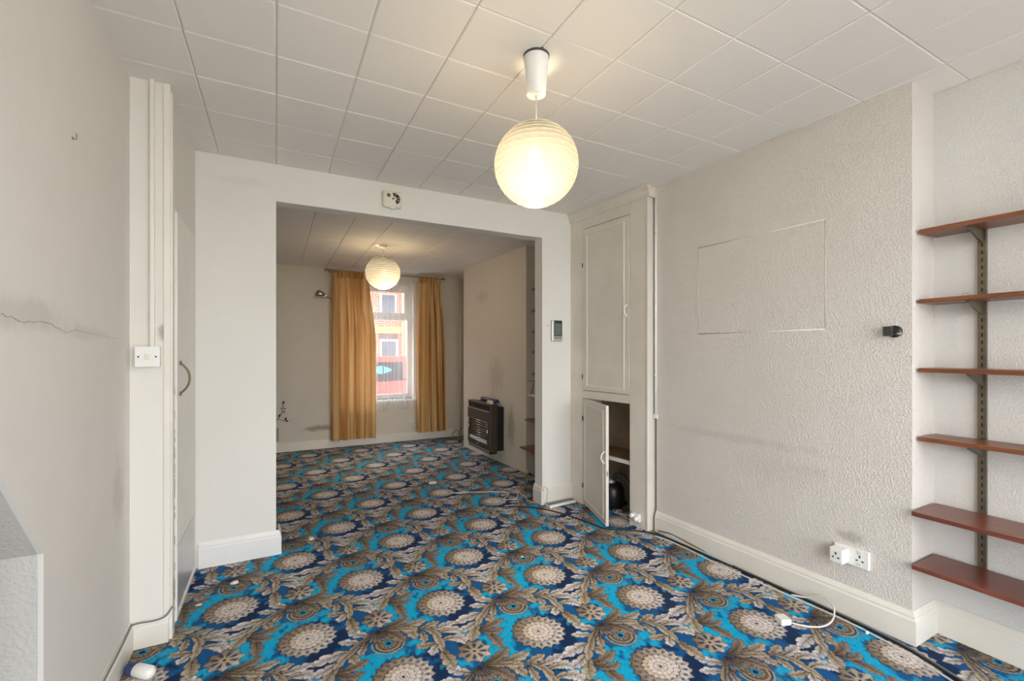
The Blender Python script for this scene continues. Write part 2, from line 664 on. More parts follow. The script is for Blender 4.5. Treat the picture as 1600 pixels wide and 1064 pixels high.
def rosette(off):
    R, K = 0.124, 1.148
    X, Y, ix = grid(off[0] - R - .02, off[1] - R - .02, off[0] + R + .02, off[1] + R + .02)
    x, y = X - off[0], (Y - off[1])
    r, a = np.hypot(x, y), np.arctan2(y, x)
    side = np.clip(0.5 + (x * 0.75 - y * 0.65) / (2 * R), 0, 1)[..., None]      # pale right side, brown left side

    def scal(rad, n, amp, ph=0.0):
        return rad * (1 - amp * np.abs(np.sin(n * a / 2 + ph)) ** 1.6)
    put(ix, soft(scal(R + .004, 19, 0.10) - r) * 0.85, DARK * 0.5 + NAVY * 0.5)
    out = BROWN * (1 - side) + (PALE * 0.7 + TAN * 0.3) * side
    lum = (0.86 + 0.26 * np.cos(19 * a + np.pi) * np.clip(r / R, 0, 1))[..., None]
    put(ix, soft(scal(R, 19, 0.13) - r), out * lum)
    r = r / K
    hole = np.cos(19 * a) > 0.30                                                # dark gaps between the outer petals
    put(ix, soft(0.0062 - np.abs(r - 0.083)) * hole * (0.55 + 0.35 * side[..., 0]), NAVY * 0.7 + TURQ * 0.15)
    put(ix, soft(0.0022 - np.abs(r - scal(0.066, 19, 0.08, 1.57))) * 0.8, DARK)
    put(ix, soft(scal(0.064, 17, 0.12, 0.4) - r), (TAN * (1 - side) + PALE * side) * (0.92 + 0.14 * np.cos(17 * a + 1)[..., None]))
    put(ix, soft(0.0018 - np.abs(r - scal(0.045, 13, 0.10, 0.9))) * 0.75, BROWN * 0.55)
    put(ix, soft(scal(0.043, 13, 0.12, 0.2) - r), (TAN * .25 + PALE * .75) * (0.95 + 0.12 * np.cos(13 * a)[..., None]))
    put(ix, soft(0.0016 - np.abs(r - scal(0.025, 9, 0.12))) * 0.7, BROWN * 0.6)
    put(ix, soft(0.0015 - np.abs(r - 0.012)) * 0.6, BROWN * 0.7)
    put(ix, soft(0.0058 - r), DARK)


def flower(off):
    X, Y, ix = grid(off[0] - .09, off[1] - .09, off[0] + .09, off[1] + .09)
    x, y = X - off[0], Y - off[1]
    r, a = np.hypot(x, y) / 1.22, np.arctan2(y, x)
    side = np.clip(0.5 + (x * 0.6 - y * 0.7) / 0.14, 0, 1)[..., None]
    rad = 0.060 * (1 - 0.20 * np.abs(np.sin(8 * a / 2)) ** 1.4)
    put(ix, soft(rad + .003 - r) * 0.8, DARK * .5 + NAVY * .5)
    put(ix, soft(rad - r), (BROWN * .8 * (1 - side) + (PALE * .5 + TAN * .5) * side) * (0.8 + 0.2 * np.cos(8 * a + np.pi)[..., None] * -1))
    put(ix, soft(0.010 - np.abs(r - 0.030)) * (np.cos(8 * a) < -0.1) * 0.85, NAVY)
    put(ix, soft(0.014 - r), TAN)
    put(ix, soft(0.006 - r), NAVY * 0.8)


def fan(off):
    e = C1(1078, 250) + off
    b = C1(955, 178) + off
    dirv = (e - b) / np.linalg.norm(e - b)
    R = 0.078
    X, Y, ix = grid(e[0] - R - .03, e[1] - R - .03, e[0] + R + .03, e[1] + R + .03)
    x, y = X - e[0], Y - e[1]
    r, a = np.hypot(x, y), np.arctan2(y, x)
    ang = np.abs((a - math.atan2(dirv[1], dirv[0]) + np.pi) % (2 * np.pi) - np.pi)
    front = np.clip(2.2 - ang, 0, 1)
    put(ix, soft(0.058 - r) * 0.9, BROWN * 0.62 + DARK * 0.15)
    for rr, ww, cc in ((0.050, .004, TAN * .8), (0.060, .0035, NAVY), (0.066, .003, TAN * .9), (0.071, .0022, TURQ * .8)):
        put(ix, soft(ww - np.abs(r - rr)) * (front > 0.05) * 0.9, cc)
    put(ix, soft(0.0045 - np.hypot((((a * 0.080) / 0.014 + 0.5) % 1 - 0.5) * 0.014, r - 0.084)) * (front > 0.3) * 0.8, BROWN * .7)
    put(ix, soft(0.034 - r) * (np.sin(11 * a) > -0.3) * 0.8, TAN * 0.7)
    put(ix, soft(0.020 - r), NAVY)
    put(ix, soft(0.0028 - np.abs(r - 0.0150)), TURQ)
    for k in range(-3, 4):
        th = k * 0.26
        d2 = np.array([dirv[0] * math.cos(th) - dirv[1] * math.sin(th), dirv[0] * math.sin(th) + dirv[1] * math.cos(th)])
        L = np.linalg.norm(e - b) * (0.80 - 0.03 * abs(k))
        lobe([b - off, b - off + d2 * L], 0.0125, DARK * 0.9, BROWN * 0.75 + TAN * 0.1, off, 1.0, True, 1.0)


LOBES = [  # (three pattern points, half width, colour at root, colour at tip)
    (((960, 440), (1040, 500), (1110, 565)), .018, BROWN * .7, BROWN), (((895, 420), (965, 405), (1030, 352)), .018, BROWN * .7, BROWN),
    (((900, 430), (1000, 450), (1062, 425)), .015, BROWN * .7, BROWN), (((945, 235), (950, 280), (966, 322)), .012, BROWN * .6, TAN),
    (((880, 330), (930, 335), (972, 365)), .016, BROWN, TAN), (((878, 380), (878, 450), (888, 512)), .021, TAN * .8, TAN),
    (((872, 355), (835, 405), (783, 445)), .017, TAN * .75, PALE * .9), (((885, 300), (815, 325), (728, 378)), .021, TAN * .75, PALE),
    (((910, 250), (850, 245), (783, 247)), .015, TAN * .75, PALE), (((930, 205), (865, 200), (790, 184)), .018, TAN * .75, PALE),
    (((950, 175), (895, 290), (878, 400)), .013, BROWN * .7, TAN),
    (((975, 160), (1035, 130), (1062, 92)), .018, BROWN * .7, BROWN), (((1000, 180), (1080, 200), (1160, 235)), .018, BROWN * .55, BROWN),
    (((1040, 160), (1120, 140), (1184, 112)), .017, BROWN, TAN), (((1070, 165), (1150, 180), (1215, 216)), .016, BROWN, TAN),
    (((960, 165), (1080, 166), (1195, 166)), .013, BROWN * .6, TAN), (((1220, 178), (1255, 205), (1290, 238)), .013, TAN * .8, TAN),
    (((1195, 165), (1235, 145), (1272, 122)), .014, TAN * .8, TAN), (((1260, 170), (1320, 150), (1372, 122)), .017, TAN * .8, PALE * .9),
    (((1380, 240), (1320, 262), (1266, 262)), .015, TAN * .75, TAN), (((1385, 250), (1385, 285), (1398, 312)), .015, TAN, PALE),
    (((1425, 280), (1500, 330), (1582, 385)), .021, BROWN, TAN), (((1325, 190), (1400, 168), (1455, 182)), .019, TAN, PALE),
    (((1385, 232), (1465, 215), (1535, 242)), .021, TAN, PALE), (((1190, 166), (1300, 185), (1440, 290)), .013, TAN * .7, TAN),
]
BLUE_BANDS = [  # light turquoise drifts of the ground
    (((300, 150), (360, 250), (360, 340)), .050), (((340, 330), (420, 370), (500, 350)), .042), (((1000, 345), (1110, 330), (1200, 300)), .042),
    (((1110, 340), (1130, 420), (1110, 480)), .048), (((230, 385), (280, 370), (330, 340)), .034), (((20, 430), (70, 425), (120, 420)), .036),
    (((1210, 250), (1260, 250), (1300, 300)), .034), (((960, 60), (990, 100), (1030, 90)), .036), (((800, 470), (860, 480), (960, 500)), .040)]
BLACK_BANDS = [(((745, 180), (765, 240), (740, 310)), .050), (((690, 350), (720, 420), (700, 450)), .040), (((1390, 130), (1480, 150), (1560, 250)), .045),
               (((1220, 320), (1330, 320), (1420, 330)), .030)]
OFFS = [np.array([0.0, 0.0]), np.array([RX / 2, RY / 2])]
IMG[:] = MID
nz = wrap_noise(5, 1) * 0.5 + wrap_noise(22, 2) * 0.5
for bands, col in ((BLACK_BANDS, NAVY), (BLUE_BANDS, TURQ)):
    for pts, W in bands:
        for o in OFFS:
            S = spine([C1(*p) for p in pts]) + o
            X, Y, ix = grid(S[:, 0].min() - W * 1.5, S[:, 1].min() - W * 1.5, S[:, 0].max() + W * 1.5, S[:, 1].max() + W * 1.5)
            d, t, sd = near_spine(X, Y, S)
            put(ix, np.clip((W * .84 - d + 0.016 * nz[ix]) / 0.020, 0, 1) * 0.95, col)
for pts, W, a, b in LOBES[:11]:
    for o in OFFS:
        lobe([C1(*p) for p in pts], W, a, b, o)
for o in OFFS:
    fan(o)
for pts, W, a, b in LOBES[11:]:
    for o in OFFS:
        lobe([C1(*p) for p in pts], W, a, b, o)
for o in OFFS:
    flower(to_cell(923, 956) + o)
    rosette(np.array([0.0, 0.0]) + o)


def carpet_colour(X, Y):
    jr = np.random.default_rng(9)
    X, Y = X + jr.normal(0, .0011, X.shape), Y + jr.normal(0, .0013, Y.shape)          # ragged weave
    u = ((X + 0.0246 * (Y - R0.y) - R0.x) / RES) % TW
    v = ((Y - R0.y) * (RY / 0.857) / RES) % TH
    i0, j0 = np.floor(u).astype(int) % TW, np.floor(v).astype(int) % TH
    fu, fv = (u - np.floor(u))[:, None], (v - np.floor(v))[:, None]
    i1, j1 = (i0 + 1) % TW, (j0 + 1) % TH
    k = 1.12 * np.clip(jr.normal(1.0, .15, (len(X), 1)), .6, 1.35)
    return k * (IMG[j0, i0] * (1 - fu) * (1 - fv) + IMG[j0, i1] * fu * (1 - fv) + IMG[j1, i0] * (1 - fu) * fv + IMG[j1, i1] * fu * fv)


def build_floor():
    x0, x1, y0, y1, B = -1.4, 2.8, YB - 0.05, YF + 0.05, 0.2
    V, Fc = [], []
    base = 0
    for bx in range(int(math.ceil((x1 - x0) / B))):
        for by in range(int(math.ceil((y1 - y0) / B))):
            ax, ay = x0 + bx * B, y0 + by * B
            ex, ey = min(ax + B, x1), min(ay + B, y1)
            cx, cy = (ax + ex) / 2, (ay + ey) / 2
            dep = cx * math.sin(YAW) + cy * math.cos(YAW)
            lat = cx * math.cos(YAW) - cy * math.sin(YAW)
            seen = dep > 1.4 and abs(lat) < dep * 1.16 + 0.25
            n = 16 if not seen else (72 if dep < 2.6 else 48 if dep < 3.6 else 32)
            gx, gy = np.meshgrid(np.linspace(ax, ex, n + 1), np.linspace(ay, ey, n + 1))
            V.append(np.stack([gx.ravel(), gy.ravel(), np.zeros(gx.size)], 1))
            i = np.arange(n)
            q = (i[None, :] + (n + 1) * i[:, None]).ravel() + base
            Fc.append(np.stack([q, q + 1, q + n + 2, q + n + 1], 1))
            base += (n + 1) ** 2
    V, Fc = np.concatenate(V), np.concatenate(Fc)
    me = bpy.data.meshes.new('floor')
    me.vertices.add(len(V))
    me.vertices.foreach_set('co', V.ravel().astype(np.float32))
    me.loops.add(Fc.size)
    me.loops.foreach_set('vertex_index', Fc.ravel().astype(np.int32))
    me.polygons.add(len(Fc))
    me.polygons.foreach_set('loop_start', np.arange(0, Fc.size, 4, dtype=np.int32))
    me.update(calc_edges=True)
    at = me.color_attributes.new('weave', 'FLOAT_COLOR', 'POINT')
    c = carpet_colour(V[:, 0], V[:, 1])
    at.data.foreach_set('color', np.concatenate([c, np.ones((len(c), 1))], 1).ravel().astype(np.float32))
    t = NT('woven_carpet')
    a = t.n('ShaderNodeAttribute', attribute_name='weave')
    pile = t.noise(260, 2, 0.7)
    fade = t.noise(2.0, 4, 0.6)
    col = t.mix(t.ramp(pile, 0.3, 0.75, 0.0, 0.35), a.outputs['Color'], (0.012, 0.016, 0.024))
    col = t.mix(t.ramp(fade, 0.45, 0.8, 0.0, 0.05), col, lin((150, 140, 120)))
    t.l(col, t.b.inputs['Base Color'])
    t.b.inputs['Roughness'].default_value = 0.85
    t.b.inputs['Specular IOR Level'].default_value = 0.12
    t.b.inputs['Sheen Weight'].default_value = 0.04
    t.b.inputs['Sheen Roughness'].default_value = 0.45
    t.bump(pile, 0.5, 0.004)
    me.materials.append(t.m)
    o = bpy.data.objects.new('floor', me)
    COL.objects.link(o)
    WLOC[o.name] = Vector((0, 0, 0))
    struct(o, 'blue and turquoise floral carpet with tan rosettes and acanthus leaves', 'floor')
    return o


floor = build_floor()

# ------------------------------------------------------------------ walls
T = 0.12


def wall(name, mat, label, boxes, bevel=0.0):
    o = multi_box(name, mat, None, boxes, bevel, 0.0)
    return struct(o, label, 'wall')


# left wall with the sloping opening under the stairs
bm = new_bm()
slope = [(1.658, 0.0), (1.658, 0.733), (0.75, 1.831), (-0.35, 1.831), (-0.35, 0.0)]
outline = [(2.465, -0.02), (2.465, CEIL + .02), (YB - .1, CEIL + .02), (YB - .1, -0.02), (1.12, -0.02), (1.12, 1.384), (1.658, 0.733), (1.658, -0.02)]
add_prism(bm, outline, lambda u, v: (XL - 0.012, u, v), lambda u, v: (XL, u, v))
wall_left = struct(obj('wall_left', bm, 'wall_left', None), 'long cream papered wall with a crack and a sloping opening under the stairs', 'wall')
bm = new_bm()
crack = smooth_path([(XL + .001, y, z) for y, z in ((1.30, 1.375), (1.45, 1.362), (1.56, 1.352), (1.63, 1.358), (1.72, 1.35), (1.80, 1.335), (1.88, 1.343), (2.0, 1.338), (2.15, 1.332), (2.3, 1.33))], 6)
crack = [p + Vector((0, random.uniform(-.003, .003), random.uniform(-.004, .004))) for p in crack]
add_tube(bm, crack, [0.0003 * (1 - i / len(crack)) + 0.0004 for i in range(len(crack))], 5)
obj('crack', bm, 'mark', wall_left)
bm = new_bm()
add_tube(bm, smooth_path([(XL - .01, 1.851, 1.934), (XL + .007, 1.851, 1.932), (XL + .010, 1.851, 1.938), (XL + .010, 1.851, 1.95)], 5), 0.0016, 6)
add_lathe(bm, [(0.004, 0), (0.004, 0.003)], (XL, 1.851, 1.934), 10, 'X')
tag(obj('wall_hook', bm, 'steel', None), 'small bent metal hook screwed high into the long cream wall', 'hook')
# recess under the stairs
bm = new_bm()
add_box(bm, -1.5, 1.658, -.02, XL - .0125, 1.75, 1.2)
struct(obj('wall_recess', bm, 'recess', None), 'grey plaster end wall inside the opening under the stairs', 'wall')
bm = new_bm()
add_prism(bm, [(1.75, 0.622), (1.658, 0.733), (1.0, 1.529), (1.0, 1.65), (1.75, 0.75)],
          lambda u, v: (-1.5, u, v), lambda u, v: (XL - .0125, u, v))
struct(obj('ceiling_stair_soffit', bm, 'recess', None), 'grey sloping plaster underside of the staircase', 'ceiling')
wall('wall_stair', 'recess', 'grey plaster wall at the back of the stair opening', [(-1.5, 1.0, -.02, -1.4, 1.75, 2.0), (-1.5, .98, -.02, XL - .0125, 1.12, 2.0)])
# return with the stair door
wall('wall_left_return', 'wall_return', 'narrow boarded return beside the stair door', [(-0.9, 2.465, -.02, -0.420, 3.22, CEIL + .02)])
# partition: two piers and the beam over the wide opening
wall('wall_partition', 'wall_partition', 'white partition with two piers and a beam over the wide opening',
     [(-0.9, YP0, -.02, 0.0, YP1, CEIL + .02), (1.968, YP0, -.02, XR + .1, YP1, CEIL + .02), (0.0, YP0, 2.226, 1.968, YP1, CEIL + .02)])
# right side
wall('wall_right', 'wall_alcove', 'pale grey woodchip wall at the back of the shelved alcove', [(XR, YB - .1, -.02, XR + .1, YF + .15, CEIL + .02)])
bm = new_bm()
add_prism(bm, [(2.465, 0.923), (2.402, 2.352), (XR + .01, 2.352), (XR + .01, 0.923)], lambda u, v: (u, v, -.02), lambda u, v: (u, v, CEIL + .02))
breast = struct(obj('wall_chimney', bm, 'wall_breast', None), 'beige woodchip chimney breast with the outline of a papered-over panel', 'wall')


def BX(y):                        # face of the near chimney breast
    return 2.465 + (2.402 - 2.465) * (y - 0.923) / (2.352 - 0.923)


# papered-over panel: a thin proud border line around a flat field
bm = new_bm()
pz0, pz1, py0, py1 = 1.39, 1.945, 1.267, 2.009
for (ya, za, yb, zb) in ((py0, pz0, py1, pz0), (py0, pz1, py1, pz1), (py0, pz0, py0, pz1), (py1, pz0, py1, pz1)):
    add_tube(bm, [(BX(ya) + .0063, ya, za), (BX(yb) + .0063, yb, zb)], 0.0075, 10)
obj('panel_edge', bm, 'wall_breast', breast)
# front room
wall('wall_left_front', 'wall_far', 'plain side wall of the front room', [(-1.15, YP1, -.02, -1.05, YF + .15, CEIL + .02), (-1.15, YP1 - .1, -.02, -.85, YP1, CEIL + .02)])
WX0, WX1, WZ0, WZ1 = 0.78, 1.76, 0.60, 2.235
wall_front = wall('wall_front', 'wall_far', 'beige front wall with the curtained sash window',
                  [(-1.15, YF, -.4, -1.0, YF + .22, 2.7), (-0.2, YF, -.4, WX0, YF + .22, 2.7), (-1.0, YF, 2.2, -.2, YF + .22, 2.7), (-1.0, YF, -.4, -.2, YF + .22, -.01), (WX1, YF, -.4, XR + .1, YF + .22, 2.7), (WX0, YF, -.4, WX1, YF + .22, WZ0), (WX0, YF, WZ1, WX1, YF + .22, 2.7)])
box_obj('patch_panel', 'wall_far', wall_front, -0.15, YF - .004, 1.42, 0.434, YF + .01, 1.94, bevel=0.003)
bm = new_bm()
FB = [(2.318, 4.09), (2.238, 5.655)]
add_prism(bm, [FB[0], FB[1], (XR + .01, 5.655), (XR + .01, 4.09)], lambda u, v: (u, v, -.02), lambda u, v: (u, v, CEIL2 + .03))
struct(obj('wall_chimney_front', bm, 'wall_far_breast', None), 'white chimney breast of the front room behind the gas heater', 'wall')


def FBX(y):
    return FB[0][0] + (FB[1][0] - FB[0][0]) * (y - FB[0][1]) / (FB[1][1] - FB[0][1])


# rear wall; unseen glazing inferred from the daylight, enlarged to brighten the rooms
GX0, GX1, GZ0, GZ1 = -0.4, 2.6, 0.05, 2.39
wall('wall_back', 'wall_partition', 'white rear wall around the unseen window',
     [(XL - .1, YB - .12, -.4, GX0, YB, CEIL + .1), (GX1, YB - .12, -.4, XR + .1, YB, CEIL + .1), (GX0, YB - .12, -.4, GX1, YB, GZ0), (GX0, YB - .12, GZ1, GX1, YB, CEIL + .1)])
w2 = thing('window_2', 'white-framed rear window, unseen and enlarged for more daylight', 'window', ((GX0 + GX1) / 2, YB - .06, GZ0))
w2['kind'] = 'structure'
bm = new_bm()
for a in (GX0, (GX0 + GX1) / 2 - .03, GX1 - .06):
    add_box(bm, a, YB - .09, GZ0, a + .06, YB - .03, GZ1)
for a in (GZ0, GZ1 - .06):
    add_box(bm, GX0, YB - .088, a, GX1, YB - .032, a + .06)
obj('window_frame', bm, 'gloss_white', w2)
for a, b in ((GX0 + .05, (GX0 + GX1) / 2 - .02), ((GX0 + GX1) / 2 + .02, GX1 - .05)):
    box_obj('pane', 'glass', w2, a, YB - .062, GZ0 + .05, b, YB - .058, GZ1 - .05)

d2 = thing('door_2', 'solid white front door with two tall panels beside the pier', 'door', (-.6, YF + .1, 0))
d2['kind'] = 'structure'
multi_box('door_frame', 'gloss_white', d2, [(-1.0, YF + .06, 0, -.93, YF + .13, 2.2), (-.27, YF + .06, 0, -.2, YF + .13, 2.2), (-1.0, YF + .06, 2.12, -.2, YF + .13, 2.2), (-1.0, YF + .06, .0, -.2, YF + .13, .35), (-.62, YF + .06, .3, -.58, YF + .13, 2.15)])
for a, b in ((-.935, -.615), (-.585, -.265)):
    box_obj('door_panel', 'gloss_white', d2, a, YF + .085, .34, b, YF + .105, 2.13)

# ------------------------------------------------------------------ ceilings with separate polystyrene tiles
TILE = 0.3048


def tile_mesh(w, h, cache={}):
    k = (round(w, 4), round(h, 4))
    if k not in cache:
        g, gy, bv, th = 0.0016, 0.0004, 0.005, 0.008
        bm = new_bm()
        lo = [bm.verts.new((x, y, -th)) for x, y in ((g + bv, gy + bv), (w - g - bv, gy + bv), (w - g - bv, h - gy - bv), (g + bv, h - gy - bv))]
        md = [bm.verts.new((x, y, -th + bv * .7)) for x, y in ((g, gy), (w - g, gy), (w - g, h - gy), (g, h - gy))]
        tp = [bm.verts.new((x, y, 0)) for x, y in ((g, gy), (w - g, gy), (w - g, h - gy), (g, h - gy))]
        bm.faces.new(lo[::-1])
        for i in range(4):
            j = (i + 1) % 4
            bm.faces.new((lo[i], lo[j], md[j], md[i]))
            bm.faces.new((md[i], md[j], tp[j], tp[i]))
        finish(bm)
        me = bpy.data.meshes.new('ceiling_tile')
        bm.to_mesh(me)
        bm.free()
        me.materials.append(M['ceiling'])
        cache[k] = me
    return cache[k]


def tiled_ceiling(label, x0, y0, x1, y1, z, gx, gy):
    c = struct(multi_box('ceiling', 'ceiling', None, [(x0 - .1, y0, z, x1 + .1, y1, z + .12)]), label, 'ceiling')
    xs = [x0] + [gx + TILE * k for k in range(-20, 30) if x0 + .02 < gx + TILE * k < x1 - .02] + [x1]
    ys = [y0] + [gy + TILE * k for k in range(-20, 30) if y0 + .02 < gy + TILE * k < y1 - .02] + [y1]
    w0 = WLOC[c.name]
    for xa, xb in zip(xs, xs[1:]):
        for ya, yb in zip(ys, ys[1:]):
            o = bpy.data.objects.new('ceiling_tile', tile_mesh(xb - xa, yb - ya))
            COL.objects.link(o)
            o.parent = c
            o.location = Vector((xa, ya, z + random.uniform(0.0002, 0.0012))) - w0
    return c


tiled_ceiling('white ceiling of square polystyrene tiles over the rear room', XL - .05, YB, XR, YP0, CEIL + .007, 0.001, 1.717)
tiled_ceiling('lower white tiled ceiling over the front room', -1.05, YP1, XR, YF, CEIL2 + .007, -0.03, 3.87)

# ------------------------------------------------------------------ skirting boards


def prof(h, d=0.018):
    return [(0, -0.01), (d, -0.01), (d, h * .74), (d * .72, h * .80), (d * .75, h * .86), (d * .5, h * .93), (d * .2, h), (0, h)]


def skirting(name, label, path, h, mat='gloss', d=0.018, side=1):
    bm = new_bm()
    add_sweep(bm, path, prof(h, d), side)
    o = obj(name, bm, mat, None)
    return struct(o, label, 'skirting board')


skirting('baseboard_right', 'cream moulded skirting board around the beige chimney breast and alcove',
         [(2.402, 2.352), (2.465, 0.923), (XR, 0.923), (XR, YB)], 0.142, 'gloss', 0.02, 1)
skirting('baseboard_left', 'cream skirting board along the long cream wall and return', [(XL, 1.66), (XL, 2.465), (-0.420, 2.465)], 0.115, 'gloss', 0.016, 1)
skirting('baseboard_partition_left', 'white skirting board on the pier beside the stair door', [(-0.404, YP0), (0.012, YP0), (0.012, YP1)], 0.15, 'gloss_white', 0.018, 1)
skirting('baseboard_partition_right', 'white skirting board around the pier beside the cupboard', [(1.968, YP1), (1.968, YP0), (2.27, YP0)], 0.148, 'gloss', 0.02, 1)
skirting('baseboard_front', 'cream skirting board below the front window', [(-0.2, YF), (XR, YF)], 0.115, 'gloss', 0.02, 1)
skirting('baseboard_chimney_front', 'cream skirting board around the front chimney breast', [(XR, 5.655), (2.238, 5.655), (2.318, 4.09), (XR, 4.09)], 0.15, 'gloss', 0.02, -1)

# ------------------------------------------------------------------ stair door in the left return
XD = -0.420
dr = thing('door_1', 'tall cream stair door with a bowed metal handle in the boarded return', 'door', (XD, 2.82, 0))
dr['kind'] = 'structure'
multi_box('door_frame', 'gloss', dr, [(XD - .01, 2.470, 0, XD + .012, 2.520, 2.43)], bevel=0.003)
leaf = box_obj('door_leaf', 'gloss', dr, XD - .01, 2.545, 0.03, XD + .010, 3.095, 1.93, bevel=0.002)
multi_box('door_bead', 'gloss_white', leaf, [(XD + .009, 2.548, 0.04, XD + .016, 2.575, 1.92), (XD + .009, 2.548, 0.035, XD + .016, 3.09, 0.055)], bevel=0.002)
multi_box('door_stop', 'gloss', dr, [(XD - .008, 2.524, 0, XD + .002, 2.541, 1.93), (XD - .008, 2.53, 1.932, XD + .004, 3.10, 1.940)])
box_obj('kick_plate', 'silver', leaf, XD + .009, 2.60, 0.07, XD + .0115, 3.06, 0.36)
bm = new_bm()
hy = 2.66
add_tube(bm, smooth_path([(XD + .008, hy, 1.078), (XD + .022, hy, 1.085), (XD + .042, hy, 1.115), (XD + .048, hy, 1.148), (XD + .042, hy, 1.182), (XD + .022, hy, 1.212), (XD + .008, hy, 1.219)], 5), 0.0048, 8)
add_lathe(bm, [(.010, 0), (.010, .005), (.005, .008)], (XD + .009, hy, 1.074), 12, 'X')
add_lathe(bm, [(.010, 0), (.010, .005), (.005, .008)], (XD + .009, hy, 1.223), 12, 'X')
obj('handle', bm, 'bronze', leaf)
bm = new_bm()
for i in range(46):
    z = random.choice([random.uniform(0.1, 1.2), random.uniform(.1, .9)])
    add_box(bm, XD + .010, 2.512 + random.uniform(0, .008), z, XD + .0127, 2.521, z + random.uniform(.006, .03))
obj('chipped_paint', bm, 'bronze', dr)

# cable trunking and switch on the return
YS = 2.465
tr = struct(multi_box('trim_1', 'gloss', None, [(-0.484, YS - .022, 1.29, -0.468, YS + .004, CEIL)], bevel=.003), 'narrow cream cable trunking running up from the light switch', 'trunking')
tr2 = struct(multi_box('trim_2', 'gloss', None, [(-0.438, YS - .006, 0.10, -0.4145, YS + .004, CEIL)], bevel=.002), 'cream corner strip beside the stair door', 'trim')
bm = new_bm()
sz, sx0, sx1 = 1.255, -0.532, -0.446
sw = thing('light_switch', 'white surface-mounted light switch at the foot of the trunking', 'switch', (-0.489, YS - .02, sz - .043))
box_obj('back_box', 'plastic_old', sw, sx0 + .001, YS - .028, sz - .043, sx1 - .001, YS + .002, sz + .043, bevel=.003)
bm.free()
fp = box_obj('face_plate', 'plastic', sw, sx0, YS - .037, sz - .044, sx1, YS - .028, sz + .044, bevel=.003)
bm = new_bm()
add_box(bm, -0.496, YS - .042, sz - .012, -0.482, YS - .036, sz + .012, bevel=.002)
obj('rocker', bm, 'plastic_old', fp)
for x in (sx0 + .013, sx1 - .013):
    bm = new_bm()
    add_lathe(bm, [(.0035, 0), (.0035, .002)], (x, YS - .0385, sz), 10, 'Y')
    obj('screw', bm, 'hole', fp)
bm = new_bm()
add_tube(bm, smooth_path([(-0.552, YS - .018, .06), (-0.548, YS - .02, .105), (-0.52, YS - .02, .113), (-0.47, YS - .02, .110), (-0.43, YS - .018, .117), (-0.405, YS - .012, .15)], 6), .0035, 8)
add_tube(bm, smooth_path([(XL + .018, 1.70, .118), (XL + .018, 2.2, .117), (-0.545, 2.44, .11), (-0.552, YS - .018, .1)], 8), .0035, 8)
tag(obj('telephone_wire', bm, 'grey_lino', None), 'thin grey wire clipped along the skirting below the light switch', 'wire')

# ------------------------------------------------------------------ pendant lanterns


